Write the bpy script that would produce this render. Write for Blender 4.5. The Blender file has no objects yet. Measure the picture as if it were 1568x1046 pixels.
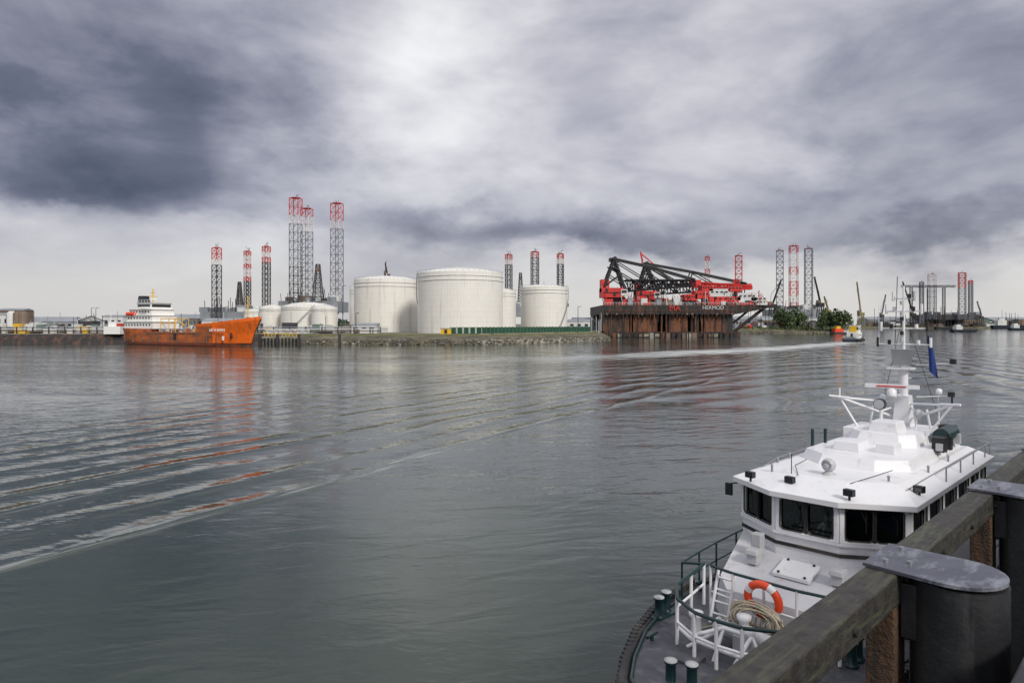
import bpy, bmesh, math, random
from mathutils import Vector, Matrix
random.seed(7)
R=random.random
CAMH=8.5
def bx(u,d): return (u-784)/1045*d      # bearing -> world X at distance d
def hz(v,d): return CAMH+(496-v)/1045*d # elevation angle -> world Z at distance d
scene=bpy.context.scene
# ------------------------------------------------------------ materials
def mk(name,col,rough=.5,metal=0,var=.12,scale=1.5,bump=0.0,dirt=None,dirt_amt=.35,streak=(1,1,1),ds=.5,spec=.5,bscale=None):
    m=bpy.data.materials.new(name); m.use_nodes=True
    nt=m.node_tree; N=nt.nodes; L=nt.links
    b=N['Principled BSDF']; b.inputs['Roughness'].default_value=rough; b.inputs['Metallic'].default_value=metal
    b.inputs['Specular IOR Level'].default_value=spec
    tc=N.new('ShaderNodeTexCoord')
    n1=N.new('ShaderNodeTexNoise'); n1.inputs['Scale'].default_value=scale; n1.inputs['Detail'].default_value=4; n1.inputs['Roughness'].default_value=.6
    L.new(tc.outputs['Object'],n1.inputs['Vector'])
    mr=N.new('ShaderNodeMapRange'); mr.inputs[1].default_value=.3; mr.inputs[2].default_value=.7
    L.new(n1.outputs['Fac'],mr.inputs[0])
    mx=N.new('ShaderNodeMix'); mx.data_type='RGBA'
    mx.inputs[6].default_value=(*[max(0,c*(1-var)) for c in col],1); mx.inputs[7].default_value=(*[min(1,c*(1+var)) for c in col],1)
    L.new(mr.outputs[0],mx.inputs[0]); out=mx.outputs[2]
    if dirt:
        mp=N.new('ShaderNodeMapping'); mp.inputs['Scale'].default_value=streak
        L.new(tc.outputs['Object'],mp.inputs[0])
        n2=N.new('ShaderNodeTexNoise'); n2.inputs['Scale'].default_value=ds; n2.inputs['Detail'].default_value=6; n2.inputs['Roughness'].default_value=.65
        L.new(mp.outputs[0],n2.inputs['Vector'])
        r2=N.new('ShaderNodeMapRange'); r2.inputs[1].default_value=.65-dirt_amt*.4; r2.inputs[2].default_value=.78-dirt_amt*.3
        L.new(n2.outputs['Fac'],r2.inputs[0])
        m2=N.new('ShaderNodeMix'); m2.data_type='RGBA'; m2.inputs[7].default_value=(*dirt,1)
        L.new(r2.outputs[0],m2.inputs[0]); L.new(out,m2.inputs[6]); out=m2.outputs[2]
    L.new(out,b.inputs['Base Color'])
    if bump>0:
        n3=N.new('ShaderNodeTexNoise'); n3.inputs['Scale'].default_value=bscale or scale*4; n3.inputs['Detail'].default_value=4
        L.new(tc.outputs['Object'],n3.inputs['Vector'])
        bp=N.new('ShaderNodeBump'); bp.inputs['Distance'].default_value=bump; bp.inputs['Strength'].default_value=1
        L.new(n3.outputs['Fac'],bp.inputs['Height']); L.new(bp.outputs[0],b.inputs['Normal'])
    return m
WHITE=mk('boat_white_paint',(.76,.76,.79),.30,var=.03,scale=3,dirt=(.55,.53,.50),dirt_amt=.14,ds=2.5)
WHITE2=mk('boat_grey_white',(.52,.52,.56),.45,var=.05,dirt=(.38,.36,.35),dirt_amt=.25,ds=3)
DECK=mk('deck_grey',(.055,.058,.072),.5,var=.25,scale=5,dirt=(.11,.11,.12),dirt_amt=.35,ds=3)
BLACKR=mk('black_rubber',(.015,.015,.017),.6,var=.3,scale=4,dirt=(.06,.05,.045),dirt_amt=.3)
HULLD=mk('hull_dark',(.025,.03,.045),.35,var=.2)
TEAL=mk('teal_paint',(.006,.030,.034),.35,var=.2)
GLASSD=mk('dark_glass',(.012,.018,.022),.04,var=.3,spec=.9,scale=.8)
GLASS=bpy.data.materials.new('window_glass'); GLASS.use_nodes=True
_n=GLASS.node_tree.nodes; _l=GLASS.node_tree.links; _n.clear()
_t=_n.new('ShaderNodeBsdfTransparent'); _t.inputs[0].default_value=(.52,.62,.58,1); _g=_n.new('ShaderNodeBsdfGlossy'); _g.inputs['Roughness'].default_value=.03
_f=_n.new('ShaderNodeFresnel'); _f.inputs[0].default_value=1.65; _m=_n.new('ShaderNodeMixShader'); _o=_n.new('ShaderNodeOutputMaterial')
_l.new(_f.outputs[0],_m.inputs[0]); _l.new(_t.outputs[0],_m.inputs[1]); _l.new(_g.outputs[0],_m.inputs[2]); _l.new(_m.outputs[0],_o.inputs[0])
BLUEG=mk('seat_blue',(.03,.09,.30),.6,var=.3)
ORANGE=mk('lifebuoy_orange',(.75,.07,.02),.45,var=.08)
ROPE=mk('rope_fibre',(.50,.44,.34),.9,var=.3,scale=40,bump=.01)
ROPEY=mk('rope_yellow',(.5,.35,.06),.9,var=.3,scale=40)
STEEL=mk('steel_grey',(.33,.34,.36),.4,metal=.6,var=.15)
LGREY=mk('light_grey',(.45,.46,.48),.5,var=.1)
BLACK=mk('black_metal',(.012,.012,.014),.4,var=.3)
DGREY=mk('console_grey',(.05,.05,.055),.5,var=.2)
FLAGB=mk('flag_blue',(.01,.03,.16),.8,var=.2)
WOOD=mk('weathered_timber',(.034,.031,.027),.60,var=.5,scale=9,bump=.014,dirt=(.075,.080,.050),dirt_amt=.33,streak=(.6,5,5),ds=2.5,bscale=28)
WOODR=mk('rusty_timber',(.085,.046,.026),.85,var=.5,scale=7,bump=.03,dirt=(.03,.025,.02),dirt_amt=.5,streak=(4,4,.5),ds=2)
PILE=mk('pile_black_coating',(.020,.021,.024),.45,var=.3,scale=4,bump=.006,dirt=(.045,.045,.048),dirt_amt=.25,streak=(3,3,.4),ds=2)
CAP=mk('pile_cap_worn_paint',(.075,.078,.100),.24,var=.22,scale=3,bump=.002,dirt=(.24,.25,.29),dirt_amt=.42,streak=(.7,1.6,1),ds=3.0,bscale=8)
QUAY=mk('quay_dark',(.035,.036,.042),.6,var=.3,scale=2,bump=.01,dirt=(.08,.08,.08),dirt_amt=.3)
LEGG=mk('lattice_grey',(.19,.20,.23),.6,var=.2,scale=.2)
LEGD=mk('lattice_dark',(.05,.045,.05),.6,var=.3,scale=.2)
LEGR=mk('lattice_red',(.52,.05,.045),.6,var=.2,scale=.2)
LEGW=mk('lattice_white',(.65,.60,.60),.6,var=.1,scale=.2)
CRED=mk('crane_red',(.60,.030,.025),.5,var=.2,scale=.3,dirt=(.25,.05,.04),dirt_amt=.3)
CBLK=mk('crane_black',(.014,.014,.018),.5,var=.3,scale=.3)
HBLK=mk('vessel_black_hull',(.016,.014,.014),.55,var=.4,scale=.2,dirt=(.12,.05,.026),dirt_amt=.40,streak=(3,3,.4),ds=.15)
HRUST=mk('vessel_rust',(.17,.066,.032),.8,var=.5,scale=.25,dirt=(.03,.018,.015),dirt_amt=.5,streak=(4,4,.4),ds=.15)
SORG=mk('ship_orange',(.54,.12,.02),.5,var=.18,scale=.3,dirt=(.20,.075,.03),dirt_amt=.60,streak=(1,1,2.5),ds=.18)
SBOOT=mk('ship_boot_topping',(.20,.045,.02),.6,var=.25,scale=.5,dirt=(.08,.04,.02),dirt_amt=.4,ds=.3)
SBOW=mk('ship_orange_bow',(.85,.15,.012),.45,var=.10,scale=.4,dirt=(.42,.12,.03),dirt_amt=.33,streak=(2,2,.5),ds=.4)  # stronger orange with less dirt than midships, used on the bow
SWHT=mk('ship_white',(.82,.82,.80),.5,var=.05,scale=.5)
YEL=mk('yellow_paint',(.75,.45,.02),.5,var=.1)
DKGR=mk('dark_green',(.016,.075,.04),.6,var=.35,scale=.6)
STONE=mk('embankment_stone',(.075,.07,.055),.9,var=.5,scale=.8,bump=.25,dirt=(.17,.155,.10),dirt_amt=.5,streak=(.3,.6,1.5),ds=.3,bscale=1.6)
GRASS=mk('bank_grass',(.13,.12,.05),.95,var=.4,scale=.4,dirt=(.07,.09,.03),dirt_amt=.5,ds=.2)
CONC=mk('concrete',(.30,.28,.24),.85,var=.25,scale=.5,dirt=(.12,.11,.08),dirt_amt=.45,ds=.2)
LAND=mk('ground_dirt',(.12,.125,.075),.95,var=.4,scale=.1,dirt=(.20,.19,.15),dirt_amt=.5,ds=.03)
LEAF=mk('foliage',(.085,.125,.040),.8,var=.6,scale=.25)
LEAFD=mk('foliage_dark',(.04,.062,.030),.8,var=.5,scale=.3)
BARK=mk('bark',(.06,.045,.03),.9)
SHEDW=mk('shed_white',(.60,.61,.61),.6,var=.15,scale=.1)
SHEDG=mk('shed_grey',(.25,.27,.30),.6,var=.2,scale=.1)
SHEDB=mk('shed_brown',(.17,.12,.09),.7,var=.2,scale=.1)
SHEDGR=mk('shed_green',(.10,.17,.13),.7,var=.2,scale=.1)
def tank_mat(R_):
    m=mk('tank_white_steel',(.81,.79,.745),.42,var=.03,scale=.15,dirt=(.60,.56,.50),dirt_amt=.26,streak=(1.5,1.5,.12),ds=.25)
    nt=m.node_tree;N=nt.nodes;L=nt.links;b=N['Principled BSDF']
    src=b.inputs['Base Color'].links[0].from_socket
    tc=N.new('ShaderNodeTexCoord'); sp=N.new('ShaderNodeSeparateXYZ'); L.new(tc.outputs['Object'],sp.inputs[0])
    at=N.new('ShaderNodeMath'); at.operation='ARCTAN2'; L.new(sp.outputs[1],at.inputs[0]); L.new(sp.outputs[0],at.inputs[1])
    mu=N.new('ShaderNodeMath'); mu.operation='MULTIPLY'; mu.inputs[1].default_value=R_; L.new(at.outputs[0],mu.inputs[0])
    cb=N.new('ShaderNodeCombineXYZ'); L.new(mu.outputs[0],cb.inputs[0]); L.new(sp.outputs[2],cb.inputs[1])
    br=N.new('ShaderNodeTexBrick'); br.inputs['Scale'].default_value=1; br.inputs['Brick Width'].default_value=1.6; br.inputs['Row Height'].default_value=2.6
    br.inputs['Mortar Size'].default_value=.08; br.inputs['Mortar Smooth'].default_value=.3; br.offset=0
    br.inputs['Color1'].default_value=(1,1,1,1); br.inputs['Color2'].default_value=(.965,.965,.955,1); br.inputs['Mortar'].default_value=(.88,.87,.85,1)
    L.new(cb.outputs[0],br.inputs['Vector'])
    mx=N.new('ShaderNodeMix'); mx.data_type='RGBA'; mx.blend_type='MULTIPLY'; mx.inputs[0].default_value=1
    L.new(src,mx.inputs[6]); L.new(br.outputs['Color'],mx.inputs[7]); L.new(mx.outputs[2],b.inputs['Base Color'])
    return m
# ------------------------------------------------------------ mesh builder
class MB:
    def __init__(s,name): s.name=name; s.v=[]; s.f=[]; s.m=[]; s.sm=[]; s.mats=[]
    def mi(s,mat):
        if mat not in s.mats: s.mats.append(mat)
        return s.mats.index(mat)
    def add(s,vs,fs,mat,smooth=False):
        o=len(s.v); s.v+= [tuple(p) for p in vs]; k=s.mi(mat)
        for f in fs: s.f.append(tuple(i+o for i in f)); s.m.append(k); s.sm.append(smooth)
    def box(s,c,size,mat,rz=0,top=1.0):
        hx,hy,h=size[0]/2,size[1]/2,size[2]/2; vs=[]
        cr,sr=math.cos(rz),math.sin(rz)
        for dz,k in ((-h,1),(h,top)):
            for dx,dy in ((-hx,-hy),(hx,-hy),(hx,hy),(-hx,hy)):
                x,y=dx*k,dy*k; vs.append((c[0]+x*cr-y*sr,c[1]+x*sr+y*cr,c[2]+dz))
        s.add(vs,[(3,2,1,0),(4,5,6,7),(0,1,5,4),(1,2,6,5),(2,3,7,6),(3,0,4,7)],mat)
    def bx2(s,x0,x1,y0,y1,z0,z1,mat): s.box(((x0+x1)/2,(y0+y1)/2,(z0+z1)/2),(abs(x1-x0),abs(y1-y0),abs(z1-z0)),mat)
    def tube(s,a,b,r,mat,n=8,r2=None,caps=True):
        a=Vector(a); b=Vector(b); d=b-a
        if d.length<1e-6: return
        d.normalize(); q=d.orthogonal().normalized(); w=d.cross(q); r2=r if r2 is None else r2; vs=[]
        for c,rr in ((a,r),(b,r2)):
            for i in range(n):
                t=2*math.pi*i/n+math.pi/n; vs.append(c+q*(rr*math.cos(t))+w*(rr*math.sin(t)))
        s.add(vs,[(i,(i+1)%n,n+(i+1)%n,n+i) for i in range(n)],mat,n>5)
        if caps: s.add(vs,[tuple(range(n-1,-1,-1)),tuple(range(n,2*n))],mat)
    def path(s,pts,r,mat,n=8):
        for a,b in zip(pts,pts[1:]): s.tube(a,b,r,mat,n)
    def loft(s,rings,mat,smooth=False,caps=True):
        n=len(rings[0]); vs=[p for r in rings for p in r]; fs=[]
        for k in range(len(rings)-1):
            for i in range(n): fs.append((k*n+i,k*n+(i+1)%n,(k+1)*n+(i+1)%n,(k+1)*n+i))
        s.add(vs,fs,mat,smooth)
        if caps: s.add(rings[0],[tuple(range(n-1,-1,-1))],mat); s.add(rings[-1],[tuple(range(n))],mat)
    def prism(s,poly,z0,z1,mat,poly2=None):
        poly2=poly2 or poly
        s.loft([[(p[0],p[1],z0) for p in poly],[(p[0],p[1],z1) for p in poly2]],mat)
    def lathe(s,c,prof,mat,n=24,smooth=True):
        s.loft([[(c[0]+r*math.cos(2*math.pi*i/n),c[1]+r*math.sin(2*math.pi*i/n),c[2]+z) for i in range(n)] for r,z in prof],mat,smooth)
    def sphere(s,c,r,mat,n=16,sc=(1,1,1)):
        m=n//2; rings=[]
        for j in range(m+1):
            t=math.pi*j/m; rr=max(.001,math.sin(t))*r
            rings.append([(c[0]+sc[0]*rr*math.cos(2*math.pi*i/n),c[1]+sc[1]*rr*math.sin(2*math.pi*i/n),c[2]-sc[2]*r*math.cos(t)) for i in range(n)])
        s.loft(rings,mat,True)
    def torus(s,c,ax,R_,r,mat,n=32,k=10,alt=None,sx=1,sy=1):
        ax=Vector(ax).normalized(); up=Vector((0,0,1))
        q=ax.cross(up).normalized() if abs(ax.z)<.95 else Vector((1,0,0)); w=q.cross(ax).normalized(); c=Vector(c)
        for i in range(n):
            vs=[]
            for ii in (i,i+1):
                t=2*math.pi*ii/n; d=q*math.cos(t)*sx+w*math.sin(t)*sy
                for j in range(k):
                    u=2*math.pi*j/k; vs.append(c+d*(R_+r*math.cos(u))+ax*(r*math.sin(u)))
            mm=alt if (alt and (i%(n//4))>=n//8 and (i%(n//4))<n//8+n//16) else mat
            s.add(vs,[(j,(j+1)%k,k+(j+1)%k,k+j) for j in range(k)],mm,True)
    def lattice(s,x,y,z0,z1,w,r,colf,rot=.3,bay=None,tri=False,top=None):
        top=top or w; k=3 if tri else 4; n=max(3,int(round((z1-z0)/(bay or w)))); 
        def P(i,f):
            ww=(w+(top-w)*f)*.707; t=rot+2*math.pi*i/k; return (x+ww*math.cos(t),y+ww*math.sin(t),z0+(z1-z0)*f)
        for j in range(n):
            f0,f1=j/n,(j+1)/n; m=colf((f0+f1)/2)
            for i in range(k):
                a,b=P(i,f0),P(i,f1); c,d=P(i+1,f0),P(i+1,f1)
                s.tube(a,b,r*1.5,m,4,caps=False)
                s.tube(a,d,r*.6,m,4,caps=False); s.tube(c,b,r*.6,m,4,caps=False); s.tube(b,d,r*.7,m,4,caps=False)
    def truss(s,a,b,h0,h1,w,n,r,mat):
        a=Vector(a);b=Vector(b); d=(b-a).normalized(); side=d.cross(Vector((0,0,1))).normalized()*w/2
        def Q(f,sd,t): return a+(b-a)*f+side*sd+Vector((0,0,(h0+(h1-h0)*f)*t))
        for j in range(n):
            f0,f1=j/n,(j+1)/n
            for sd in (-1,1):
                s.tube(Q(f0,sd,0),Q(f1,sd,0),r*1.3,mat,5); s.tube(Q(f0,sd,1),Q(f1,sd,1),r*1.3,mat,5)
                if j%2: s.tube(Q(f0,sd,0),Q(f1,sd,1),r*.8,mat,4)
                else: s.tube(Q(f0,sd,1),Q(f1,sd,0),r*.8,mat,4)
                s.tube(Q(f1,sd,0),Q(f1,sd,1),r*.8,mat,4)
            s.tube(Q(f0,-1,1),Q(f1,1,1),r*.7,mat,4); s.tube(Q(f1,-1,0),Q(f1,1,0),r*.7,mat,4)
    def done(s,parent=None,bevel=0,loc=None,rz=0,norm=True):
        me=bpy.data.meshes.new(s.name); me.from_pydata(s.v,[],s.f)
        for m in s.mats: me.materials.append(m)
        me.polygons.foreach_set('material_index',s.m); me.polygons.foreach_set('use_smooth',s.sm); me.update()
        if norm:
            bm=bmesh.new(); bm.from_mesh(me); bmesh.ops.recalc_face_normals(bm,faces=bm.faces); bm.to_mesh(me); bm.free()
        o=bpy.data.objects.new(s.name,me); scene.collection.objects.link(o)
        if loc: o.location=loc
        o.rotation_euler[2]=rz
        if parent: o.parent=parent
        if bevel:
            b=o.modifiers.new('bevel','BEVEL'); b.width=bevel; b.segments=2; b.limit_method='ANGLE'; b.angle_limit=math.radians(40)
        return o
def empty(name,loc=(0,0,0),rz=0):
    o=bpy.data.objects.new(name,None); o.location=loc; o.rotation_euler[2]=rz; o.empty_display_size=.5; scene.collection.objects.link(o); return o
# ------------------------------------------------------------ world
w=bpy.data.worlds.new("World"); scene.world=w; w.use_nodes=True
w.cycles.sampling_method='MANUAL'; w.cycles.sample_map_resolution=256
nt=w.node_tree; N=nt.nodes; L=nt.links; N.clear()
SUN_EL,SUN_ROT=36,150
sky=N.new('ShaderNodeTexSky'); sky.sky_type='NISHITA'; sky.sun_disc=False; sky.sun_elevation=math.radians(SUN_EL); sky.sun_rotation=math.radians(SUN_ROT)
bg1=N.new('ShaderNodeBackground'); bg1.inputs[1].default_value=.10; L.new(sky.outputs[0],bg1.inputs[0])
tc=N.new('ShaderNodeTexCoord'); GEN=tc.outputs['Generated']
def math_(op,a,b=None,c=None,clamp=False):
    n=N.new('ShaderNodeMath'); n.operation=op; n.use_clamp=clamp
    for i,x in enumerate((a,b,c)):
        if x is None: continue
        if isinstance(x,(int,float)): n.inputs[i].default_value=x
        else: L.new(x,n.inputs[i])
    return n.outputs[0]
def vmath(op,a,b=None,out=0):
    n=N.new('ShaderNodeVectorMath'); n.operation=op
    for i,x in enumerate((a,b)):
        if x is None: continue
        if isinstance(x,tuple): n.inputs[i].default_value=x
        else: L.new(x,n.inputs[i])
    return n.outputs[out]
def mr(x,a,b_,c=0,d=1,smooth=False):
    n=N.new('ShaderNodeMapRange'); n.inputs[1].default_value=a; n.inputs[2].default_value=b_; n.inputs[3].default_value=c; n.inputs[4].default_value=d; L.new(x,n.inputs[0])
    if smooth: n.interpolation_type='SMOOTHSTEP'
    return n.outputs[0]
sp=N.new('ShaderNodeSeparateXYZ'); L.new(GEN,sp.inputs[0])
az=math_('ARCTAN2',sp.outputs[0],sp.outputs[1]); el=math_('ARCSINE',math_('ABSOLUTE',sp.outputs[2]))
D=180/math.pi
azd=math_('MULTIPLY',az,D); eld=math_('MULTIPLY',el,D)
cb=N.new('ShaderNodeCombineXYZ'); L.new(azd,cb.inputs[0]); L.new(eld,cb.inputs[1])
def noise(vec,scale,detail,rough=.55,col=False,dist=0):
    n=N.new('ShaderNodeTexNoise'); n.inputs['Scale'].default_value=scale; n.inputs['Detail'].default_value=detail; n.inputs['Roughness'].default_value=rough; n.inputs['Distortion'].default_value=dist
    L.new(vec,n.inputs['Vector']); return n.outputs['Color' if col else 'Fac']
wn=noise(vmath('MULTIPLY',GEN,(1,1,1.9)),4.2,6,.58,True)
warp=vmath('MULTIPLY',vmath('SUBTRACT',wn,(.5,.5,.5)),(22,11,0))
P=vmath('ADD',cb.outputs[0],warp)
spp=N.new('ShaderNodeSeparateXYZ'); L.new(P,spp.inputs[0])
blobs=[(-28,15,12,4.6,-.42),(-37,11,8,2.6,-.32),(-36,21,9,3.5,-.16),
(-7,21,8,8,.26),(-9,12.5,6,3.5,.14),(-5,8.6,9,1.5,-.20),(9.5,7.4,13,1.7,-.30),(34,6.2,9,1.8,-.34),(27,12.0,8,2.6,-.18),
(17,19,10,4,.06),(22,13.0,3.5,1.6,.16),(33,20,8,4,-.12),(8,14,6,2.4,-.05),(12,10.5,3,.9,.12)]
val=math_('ADD',.585,0.0)
for a,e,sa,se,am in blobs:
    q=vmath('DIVIDE',vmath('SUBTRACT',P,(a,e,0)),(sa,se,1)); d2=vmath('DOT_PRODUCT',q,q,out=1)
    g=math_('MULTIPLY',math_('EXPONENT',math_('MULTIPLY',d2,-1.0)),am); val=math_('ADD',val,g)
clr=math_('MULTIPLY',mr(spp.outputs[1],9.8,8.4,0,.13,True),mr(azd,-10,-17,0,1,True)); val=math_('ADD',val,clr)
clr2=math_('MULTIPLY',mr(spp.outputs[1],6.8,5.2,0,.17,True),mr(azd,-6,2,0,1,True)); val=math_('ADD',val,clr2)
f1=noise(vmath('MULTIPLY',GEN,(1,1,2.3)),4.6,7,.56,dist=.25)
f2=noise(vmath('MULTIPLY',GEN,(1,1,2.4)),2.1,4,.5)
bil=math_('SUBTRACT',.16,math_('ABSOLUTE',math_('SUBTRACT',noise(vmath('MULTIPLY',GEN,(1,1,1.8)),7,3,.5),.5)))
fade=mr(eld,2.0,7.5,.18,1)
tex=math_('ADD',math_('MULTIPLY',math_('SUBTRACT',f1,.5),.72),math_('MULTIPLY',math_('SUBTRACT',f2,.5),.5))
tex=math_('SUBTRACT',tex,math_('MULTIPLY',bil,.26))
val=math_('ADD',val,math_('MULTIPLY',tex,fade)); val=math_('ADD',val,.02)
val=math_('ADD',val,mr(eld,25,45,0,.32))
cr=N.new('ShaderNodeValToRGB'); cr.color_ramp.interpolation='LINEAR'
E=cr.color_ramp.elements; E[0].position=0; E[0].color=(.072,.083,.132,1); E[1].position=1; E[1].color=(.93,.93,.95,1)
for p,c in ((.2,(.140,.153,.215)),(.42,(.31,.32,.395)),(.6,(.50,.50,.57)),(.8,(.73,.73,.765))):
    e=E.new(p); e.color=(*c,1)
L.new(val,cr.inputs[0])
wm=N.new('ShaderNodeMix'); wm.data_type='RGBA'; wm.blend_type='MULTIPLY'
L.new(mr(eld,9,2),wm.inputs[0])
wm.inputs[7].default_value=(1.0,.985,.91,1); L.new(cr.outputs[0],wm.inputs[6])
bg2=N.new('ShaderNodeBackground'); bg2.inputs[1].default_value=1.0; L.new(wm.outputs[2],bg2.inputs[0])
ms=N.new('ShaderNodeMixShader'); ms.inputs[0].default_value=.95; L.new(bg1.outputs[0],ms.inputs[1]); L.new(bg2.outputs[0],ms.inputs[2])
wo=N.new('ShaderNodeOutputWorld'); L.new(ms.outputs[0],wo.inputs[0])
sl=bpy.data.lights.new('sun','SUN'); sl.energy=2.3; sl.angle=math.radians(10); sl.color=(1,.95,.86)
so=bpy.data.objects.new('sun',sl); scene.collection.objects.link(so)
e_,r_=math.radians(SUN_EL),math.radians(SUN_ROT)
so.rotation_euler=Vector((math.sin(r_)*math.cos(e_),math.cos(r_)*math.cos(e_),math.sin(e_))).to_track_quat('Z','Y').to_euler()
# ------------------------------------------------------------ camera
cd=bpy.data.cameras.new('camera'); cam=bpy.data.objects.new('camera',cd); scene.collection.objects.link(cam); scene.camera=cam
cd.lens=24; cd.sensor_width=36; cd.clip_end=20000; cd.clip_start=.05; cam.location=(0,0,CAMH); cam.rotation_euler=(math.radians(90),0,0); cd.shift_y=-.0172
scene.view_settings.view_transform='Standard'; scene.view_settings.look='None'; scene.view_settings.exposure=0
# ------------------------------------------------------------ water
wmt=bpy.data.materials.new('harbour_water'); wmt.use_nodes=True; nt=wmt.node_tree; N=nt.nodes; L=nt.links
b=N['Principled BSDF']; b.inputs['IOR'].default_value=1.38; b.inputs['Roughness'].default_value=.05
tc=N.new('ShaderNodeTexCoord'); OBJ=tc.outputs['Object']
sx=N.new('ShaderNodeSeparateXYZ'); L.new(OBJ,sx.inputs[0]); X,Y=sx.outputs[0],sx.outputs[1]
def rotv(vec,ang,sc):
    n=N.new('ShaderNodeMapping'); n.inputs['Rotation'].default_value=(0,0,ang)
    L.new(vec,n.inputs[0])
    return vmath('MULTIPLY',n.outputs[0],sc)
n_big=noise(rotv(OBJ,.3,(.07,.20,1)),1,2,.5)
n_mid=noise(rotv(OBJ,-.25,(.30,.85,1)),1,2,.5,dist=.6)
n_sml=noise(rotv(OBJ,.2,(1.2,3.4,1)),1,2,.6,dist=.4)
patch=mr(noise(rotv(OBJ,.3,(.010,.028,1)),1,3,.6),.40,.60,.35,1.25)
lw=noise(rotv(OBJ,0,(.03,.03,1)),1,2,.5)
h=math_('ADD',math_('MULTIPLY',n_big,.15),math_('MULTIPLY',n_mid,.095)); h=math_('ADD',h,math_('MULTIPLY',n_sml,.020)); h=math_('MULTIPLY',h,patch)
d1=math_('SUBTRACT',math_('MULTIPLY',math_('ADD',X,18.8),.855),math_('MULTIPLY',math_('SUBTRACT',Y,25),.518))
d1=math_('ADD',d1,math_('MULTIPLY',math_('SUBTRACT',lw,.5),7))
def crest(d,lam):
    s_=math_('ADD',math_('MULTIPLY',math_('SINE',math_('MULTIPLY',d,2*math.pi/lam)),.5),.5)
    return math_('POWER',s_,1.8)
w1=crest(d1,3.6)
env1=math_('MULTIPLY',mr(d1,-38,-2,.30,1),mr(d1,2.4,1.2)); env1=math_('MULTIPLY',env1,mr(d1,-60,-38))
brk=mr(noise(rotv(OBJ,-1.03,(.045,.22,1)),1,2,.6),.36,.56,.15,1)
h=math_('ADD',h,math_('MULTIPLY',math_('MULTIPLY',math_('MULTIPLY',w1,env1),brk),.135))
d2=math_('SUBTRACT',math_('MULTIPLY',math_('SUBTRACT',X,60),.97),math_('MULTIPLY',math_('SUBTRACT',Y,120),.24)); d2=math_('ADD',d2,math_('MULTIPLY',math_('SUBTRACT',lw,.5),6))
w2=crest(d2,6.5); env2=math_('MULTIPLY',mr(d2,4,12),mr(d2,90,50))
h=math_('ADD',h,math_('MULTIPLY',math_('MULTIPLY',w2,env2),.26))
d3=math_('ADD',math_('MULTIPLY',math_('SUBTRACT',X,20),.60),math_('MULTIPLY',math_('SUBTRACT',Y,110),-.80)); d3=math_('ADD',d3,math_('MULTIPLY',math_('SUBTRACT',lw,.5),9))
env3=math_('MULTIPLY',mr(X,-5,20),mr(Y,55,85)); h=math_('ADD',h,math_('MULTIPLY',math_('MULTIPLY',crest(d3,7),env3),.11))
bp=N.new('ShaderNodeBump'); bp.inputs['Distance'].default_value=1; bp.inputs['Strength'].default_value=1; L.new(h,bp.inputs['Height']); L.new(bp.outputs[0],b.inputs['Normal'])
tx,ty=math_('SUBTRACT',X,15),math_('SUBTRACT',Y,171)
t=math_('ADD',math_('MULTIPLY',tx,.686),math_('MULTIPLY',ty,.727)); dd=math_('SUBTRACT',math_('MULTIPLY',tx,.727),math_('MULTIPLY',ty,.686))
bow=math_('MULTIPLY',math_('MULTIPLY',t,math_('SUBTRACT',217,t)),11*4/217/217)
dd=math_('SUBTRACT',dd,bow); dd=math_('ABSOLUTE',math_('ADD',dd,math_('MULTIPLY',math_('SUBTRACT',noise(rotv(OBJ,0,(.06,.06,1)),1,2),.5),16)))
wid=mr(t,-30,215,26,9)
fm=mr(math_('DIVIDE',dd,wid),1.0,.0,0,1,True); fm=math_('MULTIPLY',fm,math_('MULTIPLY',mr(t,-90,70),mr(t,222,214)))
fn=noise(rotv(OBJ,-.815,(.035,.42,1)),1,5,.72); foam_glint=math_('MULTIPLY',mr(math_('ADD',fn,math_('MULTIPLY',fm,.34)),.58,.88),mr(fm,0,.3),clamp=True); foam_glint=math_('MULTIPLY',foam_glint,.85)
# pale sky glint painted into the water colour along the leading wake crests
def crestglint(off,amt,wd):
    cl=mr(math_('ABSOLUTE',math_('SUBTRACT',d1,off)),wd,.08); return math_('MULTIPLY',cl,amt)
cn=mr(noise(rotv(OBJ,-1.03,(.22,2.6,1)),1,4,.7),.50,.72)
glint=math_('ADD',crestglint(1.0,.62,.85),crestglint(-6.2,.34,.6)); glint=math_('ADD',glint,crestglint(-13.4,.25,.6))
glint=math_('MULTIPLY',math_('MULTIPLY',glint,cn),mr(Y,190,60))
foam_glint=math_('ADD',foam_glint,glint,clamp=True)  # tug wake foam plus the painted crest glints
cm=N.new('ShaderNodeMix'); cm.data_type='RGBA'; cm.inputs[6].default_value=(.036,.050,.042,1); cm.inputs[7].default_value=(.66,.68,.67,1); L.new(foam_glint,cm.inputs[0]); L.new(cm.outputs[2],b.inputs['Base Color'])
L.new(mr(foam_glint,0,1,.05,.7),b.inputs['Roughness'])
W=MB('water'); W.add([(-9000,-60,0),(9000,-60,0),(9000,12000,0),(-9000,12000,0)],[(0,1,2,3)],wmt); W.done()
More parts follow.
